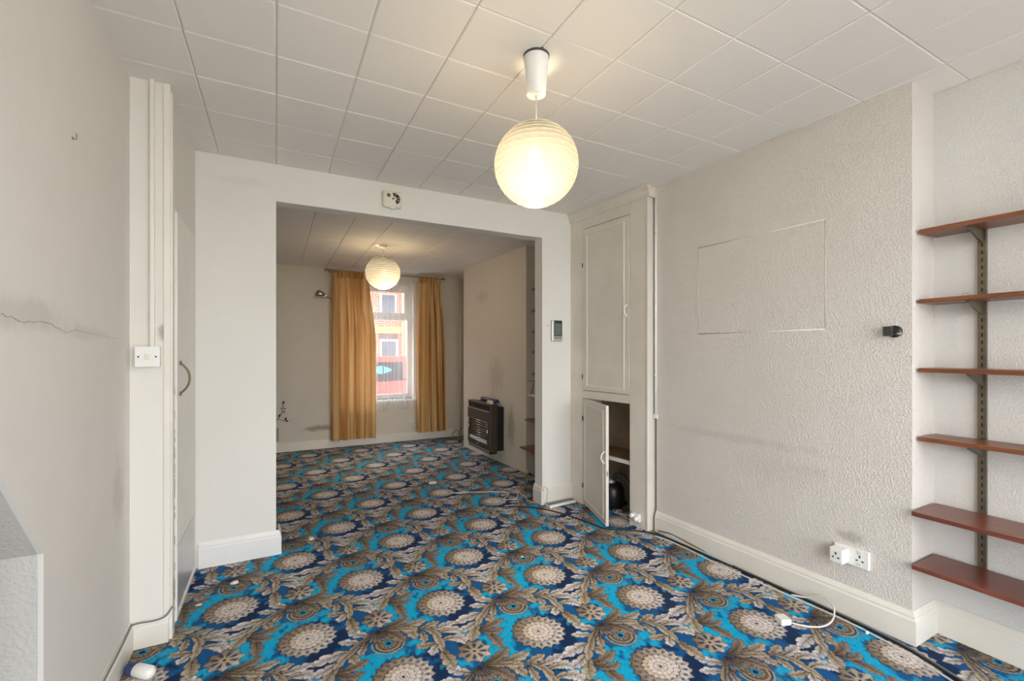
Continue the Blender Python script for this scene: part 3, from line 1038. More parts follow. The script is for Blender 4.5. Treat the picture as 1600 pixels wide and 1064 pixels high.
def pendant(label, x, y, ztop, cup, zc, R, warm, watts, boff, paper):
    t = thing('pendant_lamp', label, 'lamp', (x, y, ztop), 'round paper lanterns')
    bm = new_bm()
    if cup:
        add_lathe(bm, [(.049, 0), (.051, -.004), (.0485, -.02), (.037, -.152), (.0345, -.1535), (.001, -.1535)], (x, y, ztop - .005), 40)
        obj('ceiling_cup', bm, 'plastic', t)
        bm = new_bm()
        add_lathe(bm, [(.052, 0.008), (.052, -.007), (.046, -.008)], (x, y, ztop - .003), 40)
        obj('dark_ring', bm, 'darkgrey', t)
        zb = ztop - .157
    else:
        add_lathe(bm, [(.042, 0.004), (.042, -.012), (.034, -.022), (.012, -.026), (.008, -.034), (.001, -.034)], (x, y, ztop), 32)
        obj('ceiling_rose', bm, 'plastic', t)
        zb = ztop - .03
    bm = new_bm()
    add_tube(bm, [(x, y, zb + .01), (x, y, zc + 0.075)], .0032, 8)
    obj('cord', bm, 'plastic_old', t)
    bm = new_bm()
    bx, by = x + boff[0], y + boff[1]
    add_tube(bm, [(x, y, zc + .085), ((x + bx) / 2, (y + by) / 2, zc + .06), (bx, by, zc + boff[2] + .035)], .010, 12)
    obj('bulb_holder', bm, 'plastic', t)
    # shade: many shallow paper bands pinched at each wire hoop
    NB, n = 19, 5
    prof_, hoops = [], []
    a0, a1 = math.radians(14), math.radians(166)
    for k in range(NB):
        for j in range(n):
            th = a0 + (a1 - a0) * (k + j / n) / NB
            bul = 1.0 + 0.012 * math.sin(math.pi * j / n)
            prof_.append((R * math.sin(th) * bul, R * 0.985 * math.cos(th)))
        th = a0 + (a1 - a0) * k / NB
        hoops.append((R * math.sin(th), R * 0.985 * math.cos(th)))
    prof_.append((R * math.sin(a1), R * .985 * math.cos(a1)))
    hoops.append(prof_[-1])
    bm = new_bm()
    tilt = 0.10
    add_lathe(bm, prof_, (x, y, zc), 64, caps=False)
    for v in bm.verts:                                       # the hoops wind up slightly askew
        v.co.z += tilt * 0.12 * (v.co.x - x)
    sh = obj('paper_shade', bm, lantern_mat(paper), t)
    bm = new_bm()
    for r, h in hoops:
        r, h = r * 1.004, h * 1.004
        add_tube(bm, [(x + r * math.cos(2 * math.pi * k / 40), y + r * math.sin(2 * math.pi * k / 40), zc + h + tilt * .12 * r * math.cos(2 * math.pi * k / 40)) for k in range(40)], .0007, 5, closed=True)
    obj('wire_hoops', bm, 'plastic_old', sh)
    bm = new_bm()
    add_lathe(bm, [(.001, -.034), (.016, -.030), (.027, -.012), (.028, .004), (.020, .024), (.013, .036)], (bx, by, zc + boff[2]), 20)
    bt = NT('lit_bulb')
    em = bt.n('ShaderNodeEmission')
    em.inputs['Color'].default_value = (*warm, 1)
    em.inputs['Strength'].default_value = 1.5
    bt.l(em.outputs[0], bt.out.inputs['Surface'])
    obj('bulb', bm, bt.m, t)
    l = bpy.data.lights.new('lamp_light', 'POINT')
    l.energy = watts
    l.color = warm
    l.shadow_soft_size = 0.03
    lo = bpy.data.objects.new('lamp_light', l)
    COL.objects.link(lo)
    lo.parent = t
    lo.location = Vector((bx, by, zc + boff[2] - .05)) - Vector((x, y, ztop))
    return t


pendant('round cream paper lantern hanging from a long white ceiling cup', 0.919, 1.54, CEIL, True, 2.021, 0.166, (1.0, 0.82, 0.56), 20.0, (-.028, -.038, .012), .028)
pendant('round cream paper lantern on a small ceiling rose in front of the curtains', 0.99, 4.79, CEIL2, False, 2.100, 0.176, (1.0, 0.82, 0.56), 20.0, (.012, -.034, -.012), .028)

# ------------------------------------------------------------------ alarm on the beam
al = thing('smoke_alarm', 'cream square alarm with round grille fixed on the beam', 'alarm', (0.722, YP0 - .02, 2.285))
ax, az = 0.722, 2.343
box_obj('alarm_body', 'plastic_old', al, ax - .066, YP0 - .036, az - .058, ax + .066, YP0 + .002, az + .058, bevel=.02, seg=4)
cx_, cz_ = ax + .012, az + .004
for k, (a0, a1) in enumerate(((20, 70), (75, 110), (-70, -20), (-15, 15), (160, 200))):
    bm = new_bm()
    pts = []
    for a in np.linspace(math.radians(a0), math.radians(a1), 7):
        pts.append((cx_ + .040 * math.cos(a), cz_ + .040 * math.sin(a)))
    for a in np.linspace(math.radians(a1), math.radians(a0), 7):
        pts.append((cx_ + .014 * math.cos(a), cz_ + .014 * math.sin(a)))
    if k == 4:
        pts = [(ax - .028 + .014 * math.cos(a), az + .024 + .014 * math.sin(a)) for a in np.linspace(0, 2 * math.pi, 16)[:-1]]
    add_prism(bm, pts, lambda u, v: (u, YP0 - .0375, v), lambda u, v: (u, YP0 - .034, v))
    obj('grille_slot', bm, 'lcd' if k == 4 else 'darkgrey', al)
bm = new_bm()
add_lathe(bm, [(.007, 0), (.006, -.004), (.001, -.005)], (cx_ - .008, YP0 - .036, cz_), 14, 'Y')
obj('test_button', bm, 'rust', al)
bm = new_bm()
add_box(bm, ax - .018, YP0 - .034, az - .066, ax + .02, YP0 - .006, az - .055, bevel=.003)
obj('battery_tab', bm, 'plastic', al)

# wall display on the pier
th_ = thing('wall_display', 'small silver and black wall display on the white pier', 'thermostat', (2.104, YP0 - .01, 1.362))
dx0, dx1, dz0, dz1 = 2.052, 2.157, 1.362, 1.541
box_obj('display_body', 'silver', th_, dx0, YP0 - .024, dz0, dx1, YP0 + .002, dz1, bevel=.006)
box_obj('display_bezel', 'dark', th_, dx0 + .018, YP0 - .0265, dz0 + .043, dx1 - .008, YP0 - .02, dz1 - .004, bevel=.004)
box_obj('display_screen', 'lcd', th_, dx0 + .026, YP0 - .028, dz0 + .05, dx1 - .016, YP0 - .024, dz1 - .026, bevel=.001)
for k in range(3):
    box_obj('display_button', 'dark', th_, dx0 + .022 + k * .025, YP0 - .0265, dz0 + .026, dx0 + .042 + k * .025, YP0 - .022, dz0 + .033, bevel=.001)
bm = new_bm()
add_lathe(bm, [(.004, 0), (.003, -.004)], (2.02, YP0, 1.495), 10, 'Y')
tag(obj('wall_screw', bm, 'darkgrey', None), 'tiny dark screw beside the silver wall display', 'screw')

# ------------------------------------------------------------------ built-in cupboard
CA, CB = Vector((2.255, 3.202)), Vector((2.335, 2.372))
CE = (CB - CA).normalized()
CN = Vector((CE.y, -CE.x))         # out into the room (towards -X)
if CN.x > 0:
    CN = -CN
CM = Matrix(((CE.x, CN.x, 0, CA.x), (CE.y, CN.y, 0, CA.y), (0, 0, 1, 0), (0, 0, 0, 1)))
CL = (CB - CA).length
cup = thing('built_in_cupboard', 'tall cream built-in cupboard with its lower door ajar', 'cupboard', (2.3, 2.79, 0))


def cbox(name, mat, parent, boxes, bevel=0.0, mtx=CM):
    bm = new_bm()
    for i, b in enumerate(boxes):
        e = 0.0003 * i
        add_box(bm, b[0] + e, b[1] + e, b[2] + e, b[3] - e, b[4] - e, b[5] - e, bevel=bevel)
    bmesh.ops.transform(bm, matrix=mtx, verts=bm.verts[:])
    return obj(name, bm, mat, parent)


cbox('face_frame', 'cup', cup, [(0, -.03, 0.0, .157, 0, 2.458), (.669, -.03, 0, CL, 0, 2.458), (.157, -.03, 2.297, .669, 0, 2.458), (.157, -.03, .888, .669, 0, .953)])
cbox('side_panel', 'cup', cup, [(CL - .022, -.34, 0, CL, -.0005, 2.44)])
cbox('corner_bead', 'cup', cup, [(CL - .012, -.02, 0, CL + .004, .004, 2.39)], bevel=.004)
bm = new_bm()
pts = [(0, 2.375), (.008, 2.375), (.010, 2.39), (.016, 2.40), (.018, 2.42), (.030, 2.438), (.034, 2.456), (0, 2.456)]
add_prism(bm, pts, lambda u, v: (0, u, v), lambda u, v: (CL + .022, u, v))
add_box(bm, CL, -.10, 2.375, CL + .02, .0, 2.456)
bmesh.ops.transform(bm, matrix=CM, verts=bm.verts[:])
obj('cornice', bm, 'cup', cup)
ud = cbox('upper_door', 'cup', cup, [(.161, -.018, .957, .665, .003, 2.292)], bevel=.002)
cbox('door_rebate', 'cup', cup, [(.156, -.024, .952, .670, -.019, 2.298)])


def bead(s0, z0, s1, z1, o, w=.014):
    return [(s0, o - .004, z0, s1, o + .006, z0 + w), (s0, o - .004, z1 - w, s1, o + .006, z1), (s0, o - .004, z0, s0 + w, o + .006, z1), (s1 - w, o - .004, z0, s1, o + .006, z1)]


cbox('door_moulding', 'gloss', ud, bead(.203, .985, .620, 2.252, .003), bevel=.003)


def bow_handle(bm, s, o, z, L=.085):
    add_tube(bm, smooth_path([(s, o - .002, z - L / 2), (s, o + .010, z - L / 2 + .004), (s, o + .024, z - L * .22), (s, o + .027, z), (s, o + .024, z + L * .22), (s, o + .010, z + L / 2 - .004), (s, o - .002, z + L / 2)], 4), .005, 8)


bm = new_bm()
bow_handle(bm, .643, .003, 1.583)
bmesh.ops.transform(bm, matrix=CM, verts=bm.verts[:])
obj('handle', bm, 'plastic', ud)
for z in (1.98, 1.05):
    cbox('hinge', 'darkgrey', ud, [(.153, -.004, z, .160, .006, z + .035)])
# lower door swung open
DM = CM @ Matrix.Translation((.160, -.002, 0)) @ Matrix.Rotation(math.radians(24.0), 4, 'Z')
DW = .515
ld = cbox('lower_door', 'cup', cup, [(0, -.022, .012, DW, 0, .884)], bevel=.002, mtx=DM)
cbox('door_moulding', 'gloss', ld, bead(.042, .05, DW - .045, .846, 0), bevel=.003, mtx=DM)
cbox('door_edge', 'cup', ld, [(DW - .001, -.0215, .014, DW + .0015, -.0005, .882)], mtx=DM)
cbox('latch', 'steel', ld, [(DW, -.016, .375, DW + .003, -.006, .41)], mtx=DM)
bm = new_bm()
bow_handle(bm, DW - .022, 0, .505)
bmesh.ops.transform(bm, matrix=DM, verts=bm.verts[:])
obj('handle', bm, 'plastic', ld)
for z in (.70, .14):
    cbox('hinge', 'darkgrey', ld, [(.153, -.004, z, .160, .005, z + .04)])
cbox('inner_shelf', 'wood_raw', cup, [(.02, -.33, .434, .81, -.034, .452)])
cbox('shelf_lip', 'gloss', cup, [(.157, -.036, .428, .669, -.022, .456)])
cbox('inner_lining', 'cup_in', cup, [(0.0, -.36, 0.005, CL, -.335, 2.4), (0.0, -.335, 0.005, .012, -.03, 2.4), (0, -.34, .90, CL, -.03, .93)])
# vacuum cleaner inside
vx, vy = 2.42, 2.85
vc = thing('vacuum_cleaner', 'black cylinder vacuum cleaner with a hose inside the open cupboard', 'vacuum cleaner', (vx, vy, 0))
bm = new_bm()
add_lathe(bm, [(.001, 0), (.075, 0), (.092, .02), (.095, .10), (.09, .15), (.07, .185), (.03, .20), (.001, .20)], (vx, vy, .02), 28)
obj('vacuum_body', bm, 'dark', vc)
bm = new_bm()
add_lathe(bm, [(.001, 0), (.035, 0), (.04, .012), (.03, .03), (.001, .032)], (vx - .02, vy, .215), 20)
obj('vacuum_cap', bm, 'silver', vc)
bm = new_bm()
hp = smooth_path([(vx, vy, .21), (vx - .01, vy - .06, .29), (vx, vy - .16, .28), (vx, vy - .215, .19), (vx, vy - .20, .09), (vx, vy - .13, .03)], 10)
add_tube(bm, hp, [.017 + .0025 * (i % 2) for i in range(len(hp))], 12)
obj('hose', bm, 'darkgrey', vc)
bm = new_bm()
add_lathe(bm, [(.001, 0), (.026, 0), (.03, .008), (.026, .018), (.001, .018)], (vx - .1, vy + .02, .03), 16, 'X')
obj('wheel', bm, 'darkgrey', vc)
bm = new_bm()
r2 = random.Random(5)
for k in range(7):
    p = [(2.36 + r2.uniform(0, .12), 2.50 + r2.uniform(0, .28), .004 + r2.uniform(0, .012)) for _ in range(6)]
    add_tube(bm, smooth_path(p, 8), .0025, 6)
tag(obj('wire_tangle', bm, 'cable_white', None), 'tangle of thin pale wires on the floor of the open cupboard', 'wires')
# pipes in the corner between cupboard and chimney breast
bm = new_bm()
add_tube(bm, [(2.398, 2.356, .815), (2.398, 2.356, 2.45)], .009, 10)
add_box(bm, 2.388, 2.335, .80, 2.40, 2.37, .83)
pp = tag(obj('conduit_pipe', bm, 'gloss_white', None), 'white painted pipe in the corner beside the cupboard', 'pipe')
for z in (2.30, 2.12, 1.62, 1.10):
    bm = new_bm()
    add_tube(bm, [(2.398, 2.356, z), (2.398, 2.356, z + .014)], .0125, 10)
    obj('pipe_clip', bm, 'plastic_old', pp)
# plug-in unit low on the cupboard stile
su = thing('plug_adaptor', 'knobbly white plug adaptor low on the cupboard frame', 'plug', (2.335, 2.46, 0.03))
cbox('adaptor_body', 'plastic', su, [(.700, 0, .045, .775, .022, .105)], bevel=.006)
for s, z in ((.718, .085), (.757, .070)):
    bm = new_bm()
    add_lathe(bm, [(.018, 0), (.018, .02), (.012, .03), (.001, .031)], (0, 0, 0), 16)
    bmesh.ops.transform(bm, matrix=CM @ Matrix.Translation((s, .018, z)) @ Matrix.Rotation(-math.pi / 2, 4, 'X'), verts=bm.verts[:])
    obj('adaptor_knob', bm, 'plastic', su)

# ------------------------------------------------------------------ bracket and sockets on the chimney breast
by_ = 0.995
bk = thing('speaker_bracket', 'small black swivel bracket alone on the beige chimney breast', 'bracket', (BX(by_), by_, 1.34))
bm = new_bm()
add_lathe(bm, [(.027, 0.002), (.027, -.008), (.020, -.014), (.001, -.014)], (BX(by_), by_ - .012, 1.367), 20, 'X')
obj('bracket_plate', bm, 'dark', bk)
box_obj('bracket_arm', 'dark', bk, BX(by_) - .030, by_ - .018, 1.352, BX(by_) - .01, by_ + .012, 1.385, bevel=.004)
box_obj('bracket_clamp', 'darkgrey', bk, BX(by_) - .042, by_ - .016, 1.347, BX(by_) - .026, by_ + .018, 1.390, bevel=.003)
bm = new_bm()
add_lathe(bm, [(.006, 0), (.006, -.03)], (BX(by_) - .02, by_ - .014, 1.357), 10, 'Y')
obj('bracket_screw', bm, 'steel', bk)


def pin_holes(parent, x, yc, zc, s=1.0):
    for dy, dz, w, h in ((0, .013, .003, .005), (-.012, -.006, .004, .003), (.012, -.006, .004, .003)):
        box_obj('pin_hole', 'hole', parent, x - .0012, yc + dy * s - w, zc + dz * s - h, x + .001, yc + dy * s + w, zc + dz * s + h)


so = thing('double_socket', 'white double wall socket above the cream skirting board', 'socket', (BX(1.15), 1.15, .253))
fx = BX(1.15) - .012
sp = box_obj('socket_plate', 'plastic', so, fx, 1.077, .253, fx + .02, 1.223, .338, bevel=.003)
pin_holes(sp, fx, 1.113, .292)
for z in (.268, .325):
    box_obj('switch_rocker', 'plastic_old', sp, fx - .003, 1.105, z - .006, fx + .002, 1.121, z + .006, bevel=.001)
ad = thing('socket_adaptor', 'white cube adaptor plugged into the double wall socket', 'plug', (fx - .03, 1.19, .256))
ab = box_obj('adaptor_body', 'plastic', ad, fx - .052, 1.162, .258, fx + .001, 1.218, .326, bevel=.004)
pin_holes(ab, fx - .052, 1.190, .290)

# ------------------------------------------------------------------ alcove shelving
YU = 0.760
for k, (yu, lab) in enumerate(((YU, 'slotted grey-brown steel shelf upright nearest the chimney breast'), (-0.25, 'slotted steel shelf upright at the garden end of the alcove'))):
    up = thing('shelf_upright', lab, 'shelf upright', (XR, yu, .345))
    multi_box('upright_channel', 'bronze', up, [(XR - .012, yu - .0135, .345, XR + .002, yu + .0135, 1.83), (XR - .016, yu - .0135, .345, XR - .010, yu - .0105, 1.83), (XR - .016, yu + .0105, .345, XR - .010, yu + .0135, 1.83)])
    bm = new_bm()
    z = .38
    while z < 1.80:
        add_box(bm, XR - .0128, yu - .0024, z, XR - .011, yu + .0024, z + .016)
        z += .032
    obj('slot_row', bm, 'hole', up)
    for zs, xf in ((1.794, 2.52), (1.488, 2.52), (1.186, 2.52), (.885, 2.52), (.569, 2.47), (.338, 2.47)):
        bm = new_bm()
        add_prism(bm, [(XR - .012, zs), (xf, zs), (xf, zs - .010), (XR - .05, zs - .045), (XR - .012, zs - .055)], lambda u, v: (u, yu - .004, v), lambda u, v: (u, yu + .004, v))
        add_box(bm, xf, yu - .009, zs - .003, XR - .012, yu + .009, zs)
        obj('bracket', bm, 'bronze', up)
looks = ['narrow orange-brown shelf board just above eye height', 'narrow orange-brown shelf board second from the top', 'narrow brown shelf board third from the top',
         'narrow orange-brown shelf board fourth from the top', 'deep reddish-brown shelf board second from the floor', 'deep dark red shelf board nearest the floor']
for k, (z, xf) in enumerate(((1.813, 2.497), (1.507, 2.495), (1.205, 2.495), (.904, 2.495), (.588, 2.428), (.357, 2.428))):
    bm = new_bm()
    add_box(bm, xf, -0.55, z - .019, XR - .0165, 0.912, z, bevel=.0025)
    tag(obj('shelf_board', bm, 'wood' if k < 4 else 'wood_red', None), looks[k] + ' in the alcove', 'shelf', 'alcove shelf boards')

bm = new_bm()
add_tube(bm, [(XR - .006, .812 + .011 * math.cos(a), 1.522 + .011 * math.sin(a)) for a in np.linspace(0, 2 * math.pi, 21)[:-1]], .0009, 5, closed=True)
add_tube(bm, [(XR - .006, .812, 1.511), (XR + .004, .812, 1.507)], .001, 5)
tag(obj('wire_ring', bm, 'steel', None), 'small thin wire ring on the alcove wall above the second shelf', 'ring')

# ------------------------------------------------------------------ front window, net, curtains
w1 = thing('window_1', 'white sash window behind the net curtain', 'window', ((WX0 + WX1) / 2, YF + .15, WZ0))
w1['kind'] = 'structure'
bm = new_bm()
fy0, fy1 = YF + .12, YF + .17
fe = 0.0
for b in ((WX0, WZ0, WX0 + .07, WZ1), (WX1 - .06, WZ0, WX1, WZ1), (WX0, WZ1 - .10, WX1, WZ1), (WX0, WZ0, WX1, WZ0 + .06), (WX0, 1.735, WX1, 1.83)):
    fe += .0012
    add_box(bm, b[0] - fe, fy0 + fe, b[1] - fe, b[2] + fe, fy1 - fe, b[3] + fe, bevel=.004)
add_box(bm, WX0, fy0 - .025, 1.75, WX1, fy0 + .01, 1.80, bevel=.004)
add_box(bm, WX1 - .105, fy0 + .01, 1.80, WX1 - .05, fy1 - .005, WZ1 - .05)
obj('window_frame', bm, 'gloss_white', w1)
for z0, z1 in ((WZ0 + .05, 1.745), (1.82, WZ1 - .09)):
    box_obj('pane', 'glass', w1, WX0 + .05, fy0 + .022, z0, WX1 - .05, fy0 + .026, z1)
box_obj('window_sill', 'gloss_white', w1, WX0 - .03, YF - .03, WZ0 - .03, WX1 + .03, fy0 + .01, WZ0, bevel=.006)

bm = new_bm()
NX, NZ = 110, 24
rows = []
for j in range(NZ + 1):
    z = 2.29 - (2.29 - .455) * j / NZ
    row = []
    for i in range(NX + 1):
        u = i / NX
        x = .72 + (1.82 - .72) * u
        y = YF - .062 + .010 * math.sin(u * 34) * (.5 + .5 * j / NZ) + .006 * math.sin(u * 83 + 1.3)
        row.append(bm.verts.new((x, y, z + .004 * math.sin(u * 20))))
    rows.append(row)
for A, B in zip(rows, rows[1:]):
    for i in range(NX):
        f = bm.faces.new((A[i], A[i + 1], B[i + 1], B[i]))
        f.smooth = True
tag(obj('net_curtain', bm, 'net', None), 'sheer white net curtain hanging over the window between the gold curtains', 'curtain')
bm = new_bm()
add_tube(bm, [(.68, YF - .06, 2.285), (1.86, YF - .06, 2.285)], .006, 8)
for x in (.69, 1.85):
    add_tube(bm, [(x, YF - .06, 2.285), (x, YF + .005, 2.285)], .004, 8)
tag(obj('net_rail', bm, 'plastic', None), 'thin white rail carrying the net curtain', 'curtain rail')

rod = thing('curtain_rod', 'brushed metal curtain rod with finials above the front window', 'curtain rod', (1.37, YF - .12, 2.33))
bm = new_bm()
add_tube(bm, [(.60, YF - .12, 2.338), (2.15, YF - .12, 2.338)], .009, 10)
obj('rod_tube', bm, 'chrome', rod)
for x, s in ((.60, -1), (2.15, 1)):
    bm = new_bm()
    add_lathe(bm, [(.009, 0), (.012, .004), (.017, .018), (.015, .032), (.006, .046), (.001, .048)], (x, YF - .12, 2.338), 14, (Vector((0, 1, 0)), Vector((0, 0, 1)), Vector((s, 0, 0))))
    obj('finial', bm, 'steel', rod)
    bm = new_bm()
    add_tube(bm, [(x - s * .03, YF - .12, 2.338), (x - s * .03, YF + .002, 2.338)], .006, 8)
    add_lathe(bm, [(.02, 0), (.02, -.006)], (x - s * .03, YF, 2.338), 14, 'Y')
    obj('rod_bracket', bm, 'steel', rod)


def curtain(label, top, mid, bot, zt, zb, folds, amp, seed):
    """top/mid/bot: (x0, x1) at rod, window height and hem"""
    rr = random.Random(seed)
    t = thing('curtain', label, 'curtain', ((bot[0] + bot[1]) / 2, YF - .12, zb), 'gold curtains')
    NX, NZ = 150, 60
    ph = [rr.uniform(0, 6.28) for _ in range(4)]
    bm = new_bm()
    rows = []
    for j in range(NZ + 1):
        v = j / NZ
        z = zt - (zt - zb) * v
        e = min(1, v / .45)
        e = e * e * (3 - 2 * e)
        if v < .45:
            a, b = top[0] + (mid[0] - top[0]) * e, top[1] + (mid[1] - top[1]) * e
        else:
            g = (v - .45) / .55
            a, b = mid[0] + (bot[0] - mid[0]) * g, mid[1] + (bot[1] - mid[1]) * g
        row = []
        for i in range(NX + 1):
            u = i / NX
            w = u + .035 * math.sin(u * 9 + ph[0] + v * .8) + .02 * math.sin(u * 5 + ph[1])
            fold = 2 * abs(math.sin(math.pi * folds * w + ph[2])) ** .55 - 1.0
            A = amp * (.45 + .55 * min(1, v * 4)) * (.75 + .35 * math.sin(u * 7 + ph[3]))
            pin = math.exp(-(v / .035) ** 2)
            A *= (1 - .3 * pin)
            y = YF - .150 - A * fold
            y += .008 * math.sin(2 * math.pi * folds * 3.1 * u) * math.exp(-((v - .0) / .05) ** 2)
            zz = z + (.012 * math.sin(2 * math.pi * folds * 2 * u + 1) if j == 0 else 0)
            x = a + (b - a) * u + .35 * amp * math.cos(2 * math.pi * folds * w + ph[2]) * min(1, 6 * u, 6 * (1 - u))
            row.append(bm.verts.new((x, y, zz)))
        rows.append(row)
    for A, B in zip(rows, rows[1:]):
        for i in range(NX):
            f = bm.faces.new((A[i], A[i + 1], B[i + 1], B[i]))
            f.smooth = True
    obj('cloth', bm, 'gold', t)
    n = 7
    for k in range(n):
        x = top[0] + .02 + (top[1] - top[0] - .04) * k / (n - 1)
        bm2 = new_bm()
        add_tube(bm2, [(x + .004 * math.cos(a), YF - .12 + .017 * math.cos(a), 2.338 + .017 * math.sin(a) - .006) for a in np.linspace(0, 2 * math.pi, 17)[:-1]], .0022, 6, closed=True)
        add_tube(bm2, [(x, YF - .12, 2.318), (x, YF - .122, zt - .02)], .0015, 5)
        obj('curtain_ring', bm2, 'steel', t)
    # heading tape gathers
    bm = new_bm()
    pp_ = []
    for i in range(NX + 1):
        u = i / NX
        pp_.append((top[0] + (top[1] - top[0]) * u, YF - .165 - .016 * math.sin(2 * math.pi * folds * 2.3 * u + ph[1]), zt - .055 + .003 * math.sin(u * 50)))
    ra = [bm.verts.new((p[0], p[1], p[2] - .012)) for p in pp_]
    rb = [bm.verts.new((p[0], p[1], p[2] + .075 + .008 * math.sin(i * .9))) for i, p in enumerate(pp_)]
    for i in range(NX):
        f = bm.faces.new((ra[i], ra[i + 1], rb[i + 1], rb[i]))
        f.smooth = True
    obj('gathered_heading', bm, 'gold', t)
    return t


curtain('wide gold curtain beside the chrome spotlight', (.645, 1.105), (.638, 1.192), (.635, 1.19), 2.312, .112, 5.2, .066, 4)
curtain('narrow gold curtain beside the vertical corner pipe', (1.785, 2.11), (1.755, 2.17), (1.765, 2.20), 2.314, .128, 4.6, .058, 11)

# chrome spotlight on the front wall
sl = thing('wall_spotlight', 'small chrome spotlight on the wall beside the wide gold curtain', 'lamp', (.60, YF, 1.95))
bm = new_bm()
hd = Vector((-.88, -.25, .30)).normalized()
c0 = Vector((.575, YF - .06, 2.00))
axs = (hd.orthogonal().normalized(), hd.cross(hd.orthogonal()).normalized(), hd)
add_lathe(bm, [(.012, -.005), (.022, 0), (.036, .03), (.044, .06), (.048, .11), (.044, .112), (.040, .09), (.001, .085)], c0, 24, axs)
obj('spot_head', bm, 'chrome', sl)
bm = new_bm()
add_tube(bm, smooth_path([c0, c0 - hd * .05, c0 - hd * .09 + Vector((0, .01, -.01)), Vector((.668, YF - .03, 1.945)), Vector((.675, YF + .005, 1.935))], 5), .010, 10)
obj('spot_arm', bm, 'steel', sl)
bm = new_bm()
add_lathe(bm, [(.03, .002), (.03, -.012), (.02, -.018), (.001, -.018)], (.68, YF, 1.935), 18, 'Y')
obj('spot_base', bm, 'dark', sl)
bm = new_bm()
add_tube(bm, smooth_path([(.60, YF - .03, 2.0), (.63, YF - .004, 2.07), (.66, YF - .004, 2.14), (.68, YF - .004, 2.2)], 5), .0018, 6)
obj('spot_flex', bm, 'grey_lino', sl)

# vertical pipe in the far corner
bm = new_bm()
add_tube(bm, [(2.475, YF - .015, .10), (2.475, YF - .015, CEIL2)], .012, 10)
tag(obj('corner_pipe', bm, 'plastic_old', None), 'thin cream vertical pipe on the front wall beside the chimney breast', 'pipe')
# vent grille, twig, socket, corner cable
vt = thing('vent_grille', 'dark slotted vent grille low on the front wall', 'vent', (-.02, YF, .12))
multi_box('vent_frame', 'wall_far', vt, [(-.10, YF - .012, .125, .062, YF + .002, .325)], bevel=.003)
for k in range(9):
    box_obj('vent_slot', 'hole', vt, -.085, YF - .0135, .145 + k * .019, .030, YF - .010, .153 + k * .019)
tw = thing('dry_twig', 'dry leafy twig poking out beside the vent grille', 'plant', (-.03, YF - .02, .36))
bm = new_bm()
add_tube(bm, smooth_path([(-.06, YF - .02, .355), (.004, YF - .02, .405), (.045, YF - .03, .46), (.068, YF - .03, .52), (.078, YF - .03, .585), (.082, YF - .03, .625)], 5), .0028, 6)
add_tube(bm, smooth_path([(.02, YF - .022, .42), (.06, YF - .028, .405), (.10, YF - .03, .395)], 4), .002, 6)
obj('stem', bm, 'twig', tw)
for (x, z, a, L) in ((.03, .45, 1.3, .04), (.075, .505, .5, .035), (.082, .552, .1, .03), (.066, .553, 3.0, .02), (.083, .61, 1.5, .045), (.10, .40, 1.2, .05), (.105, .39, .2, .04)):
    bm = new_bm()
    d = Vector((math.cos(a), 0, math.sin(a)))
    nrm = Vector((-math.sin(a), 0, math.cos(a)))
    b0 = Vector((x, YF - .032, z))
    pts = [b0, b0 + d * L * .4 + nrm * L * .28, b0 + d * L, b0 + d * L * .4 - nrm * L * .28]
    vs = [bm.verts.new(p) for p in pts]
    v2 = [bm.verts.new(p + Vector((0, -.003, 0))) for p in pts]
    bm.faces.new(vs)
    bm.faces.new(v2)
    for i in range(4):
        bm.faces.new((vs[i], vs[(i + 1) % 4], v2[(i + 1) % 4], v2[i]))
    obj('leaf', bm, 'twig', tw)
s2 = thing('single_socket', 'cream single wall socket low between the gold curtains', 'socket', (1.725, YF, .255))
box_obj('socket_plate', 'plastic_old', s2, 1.68, YF - .010, .255, 1.766, YF + .002, .341, bevel=.003)
for dx, dz in ((0, .02), (-.012, -.002), (.012, -.002)):
    box_obj('pin_hole', 'hole', s2, 1.723 + dx - .003, YF - .0112, .298 + dz - .003, 1.723 + dx + .003, YF - .009, .298 + dz + .003)
bm = new_bm()
add_tube(bm, smooth_path([(2.30, 6.30, .005), (2.33, 6.33, .05), (2.38, 6.35, .10), (2.42, 6.35, .09), (2.44, 6.34, .02), (2.46, 6.345, .06), (2.47, 6.36, .12), (2.49, 6.37, .10)], 7), .0045, 8)
tag(obj('corner_cable', bm, 'cable_brown', None), 'looped brown cable in the corner below the vertical pipe', 'cable')

# ------------------------------------------------------------------ gas heater
HX, HY0, HY1, HZ0, HZ1 = 2.10, 4.545, 5.175, .118, .685
gh = thing('gas_heater', 'brown and black wall gas heater with a barred radiant front', 'heater', (2.2, 4.86, HZ0))
HB = FBX(4.86) + .02
box_obj('heater_case', 'heater_brown', gh, HX + .012, HY0, HZ0 + .02, HX + .105, HY1, HZ1, bevel=.008)
box_obj('heater_back_box', 'dark', gh, HX + .10, HY0 + .02, HZ0 + .03, HB + .03, HY1 - .02, HZ1 - .04, bevel=.004)
ff = multi_box('heater_fascia', 'heater_grey', gh, [(HX, HY0 + .004, .47, HX + .02, HY1 - .004, .60), (HX, HY0 + .004, HZ0 + .06, HX + .02, HY1 - .004, .225),
                                                    (HX, HY0 + .004, .22, HX + .02, HY0 + .05, .48), (HX, HY1 - .05, .22, HX + .02, HY1 - .004, .48), (HX, HY0 + .004, .672, HX + .02, HY1 - .004, HZ1 - .002)], bevel=.003)
for k in range(4):
    box_obj('top_louvre', 'heater_grey', gh, HX + .001, HY0 + .012, .608 + k * .0175, HX + .018, HY1 - .012, .615 + k * .0175, bevel=.002)
box_obj('louvre_back', 'hole', gh, HX + .012, HY0 + .01, .595, HX + .022, HY1 - .01, .676)
bm = new_bm()
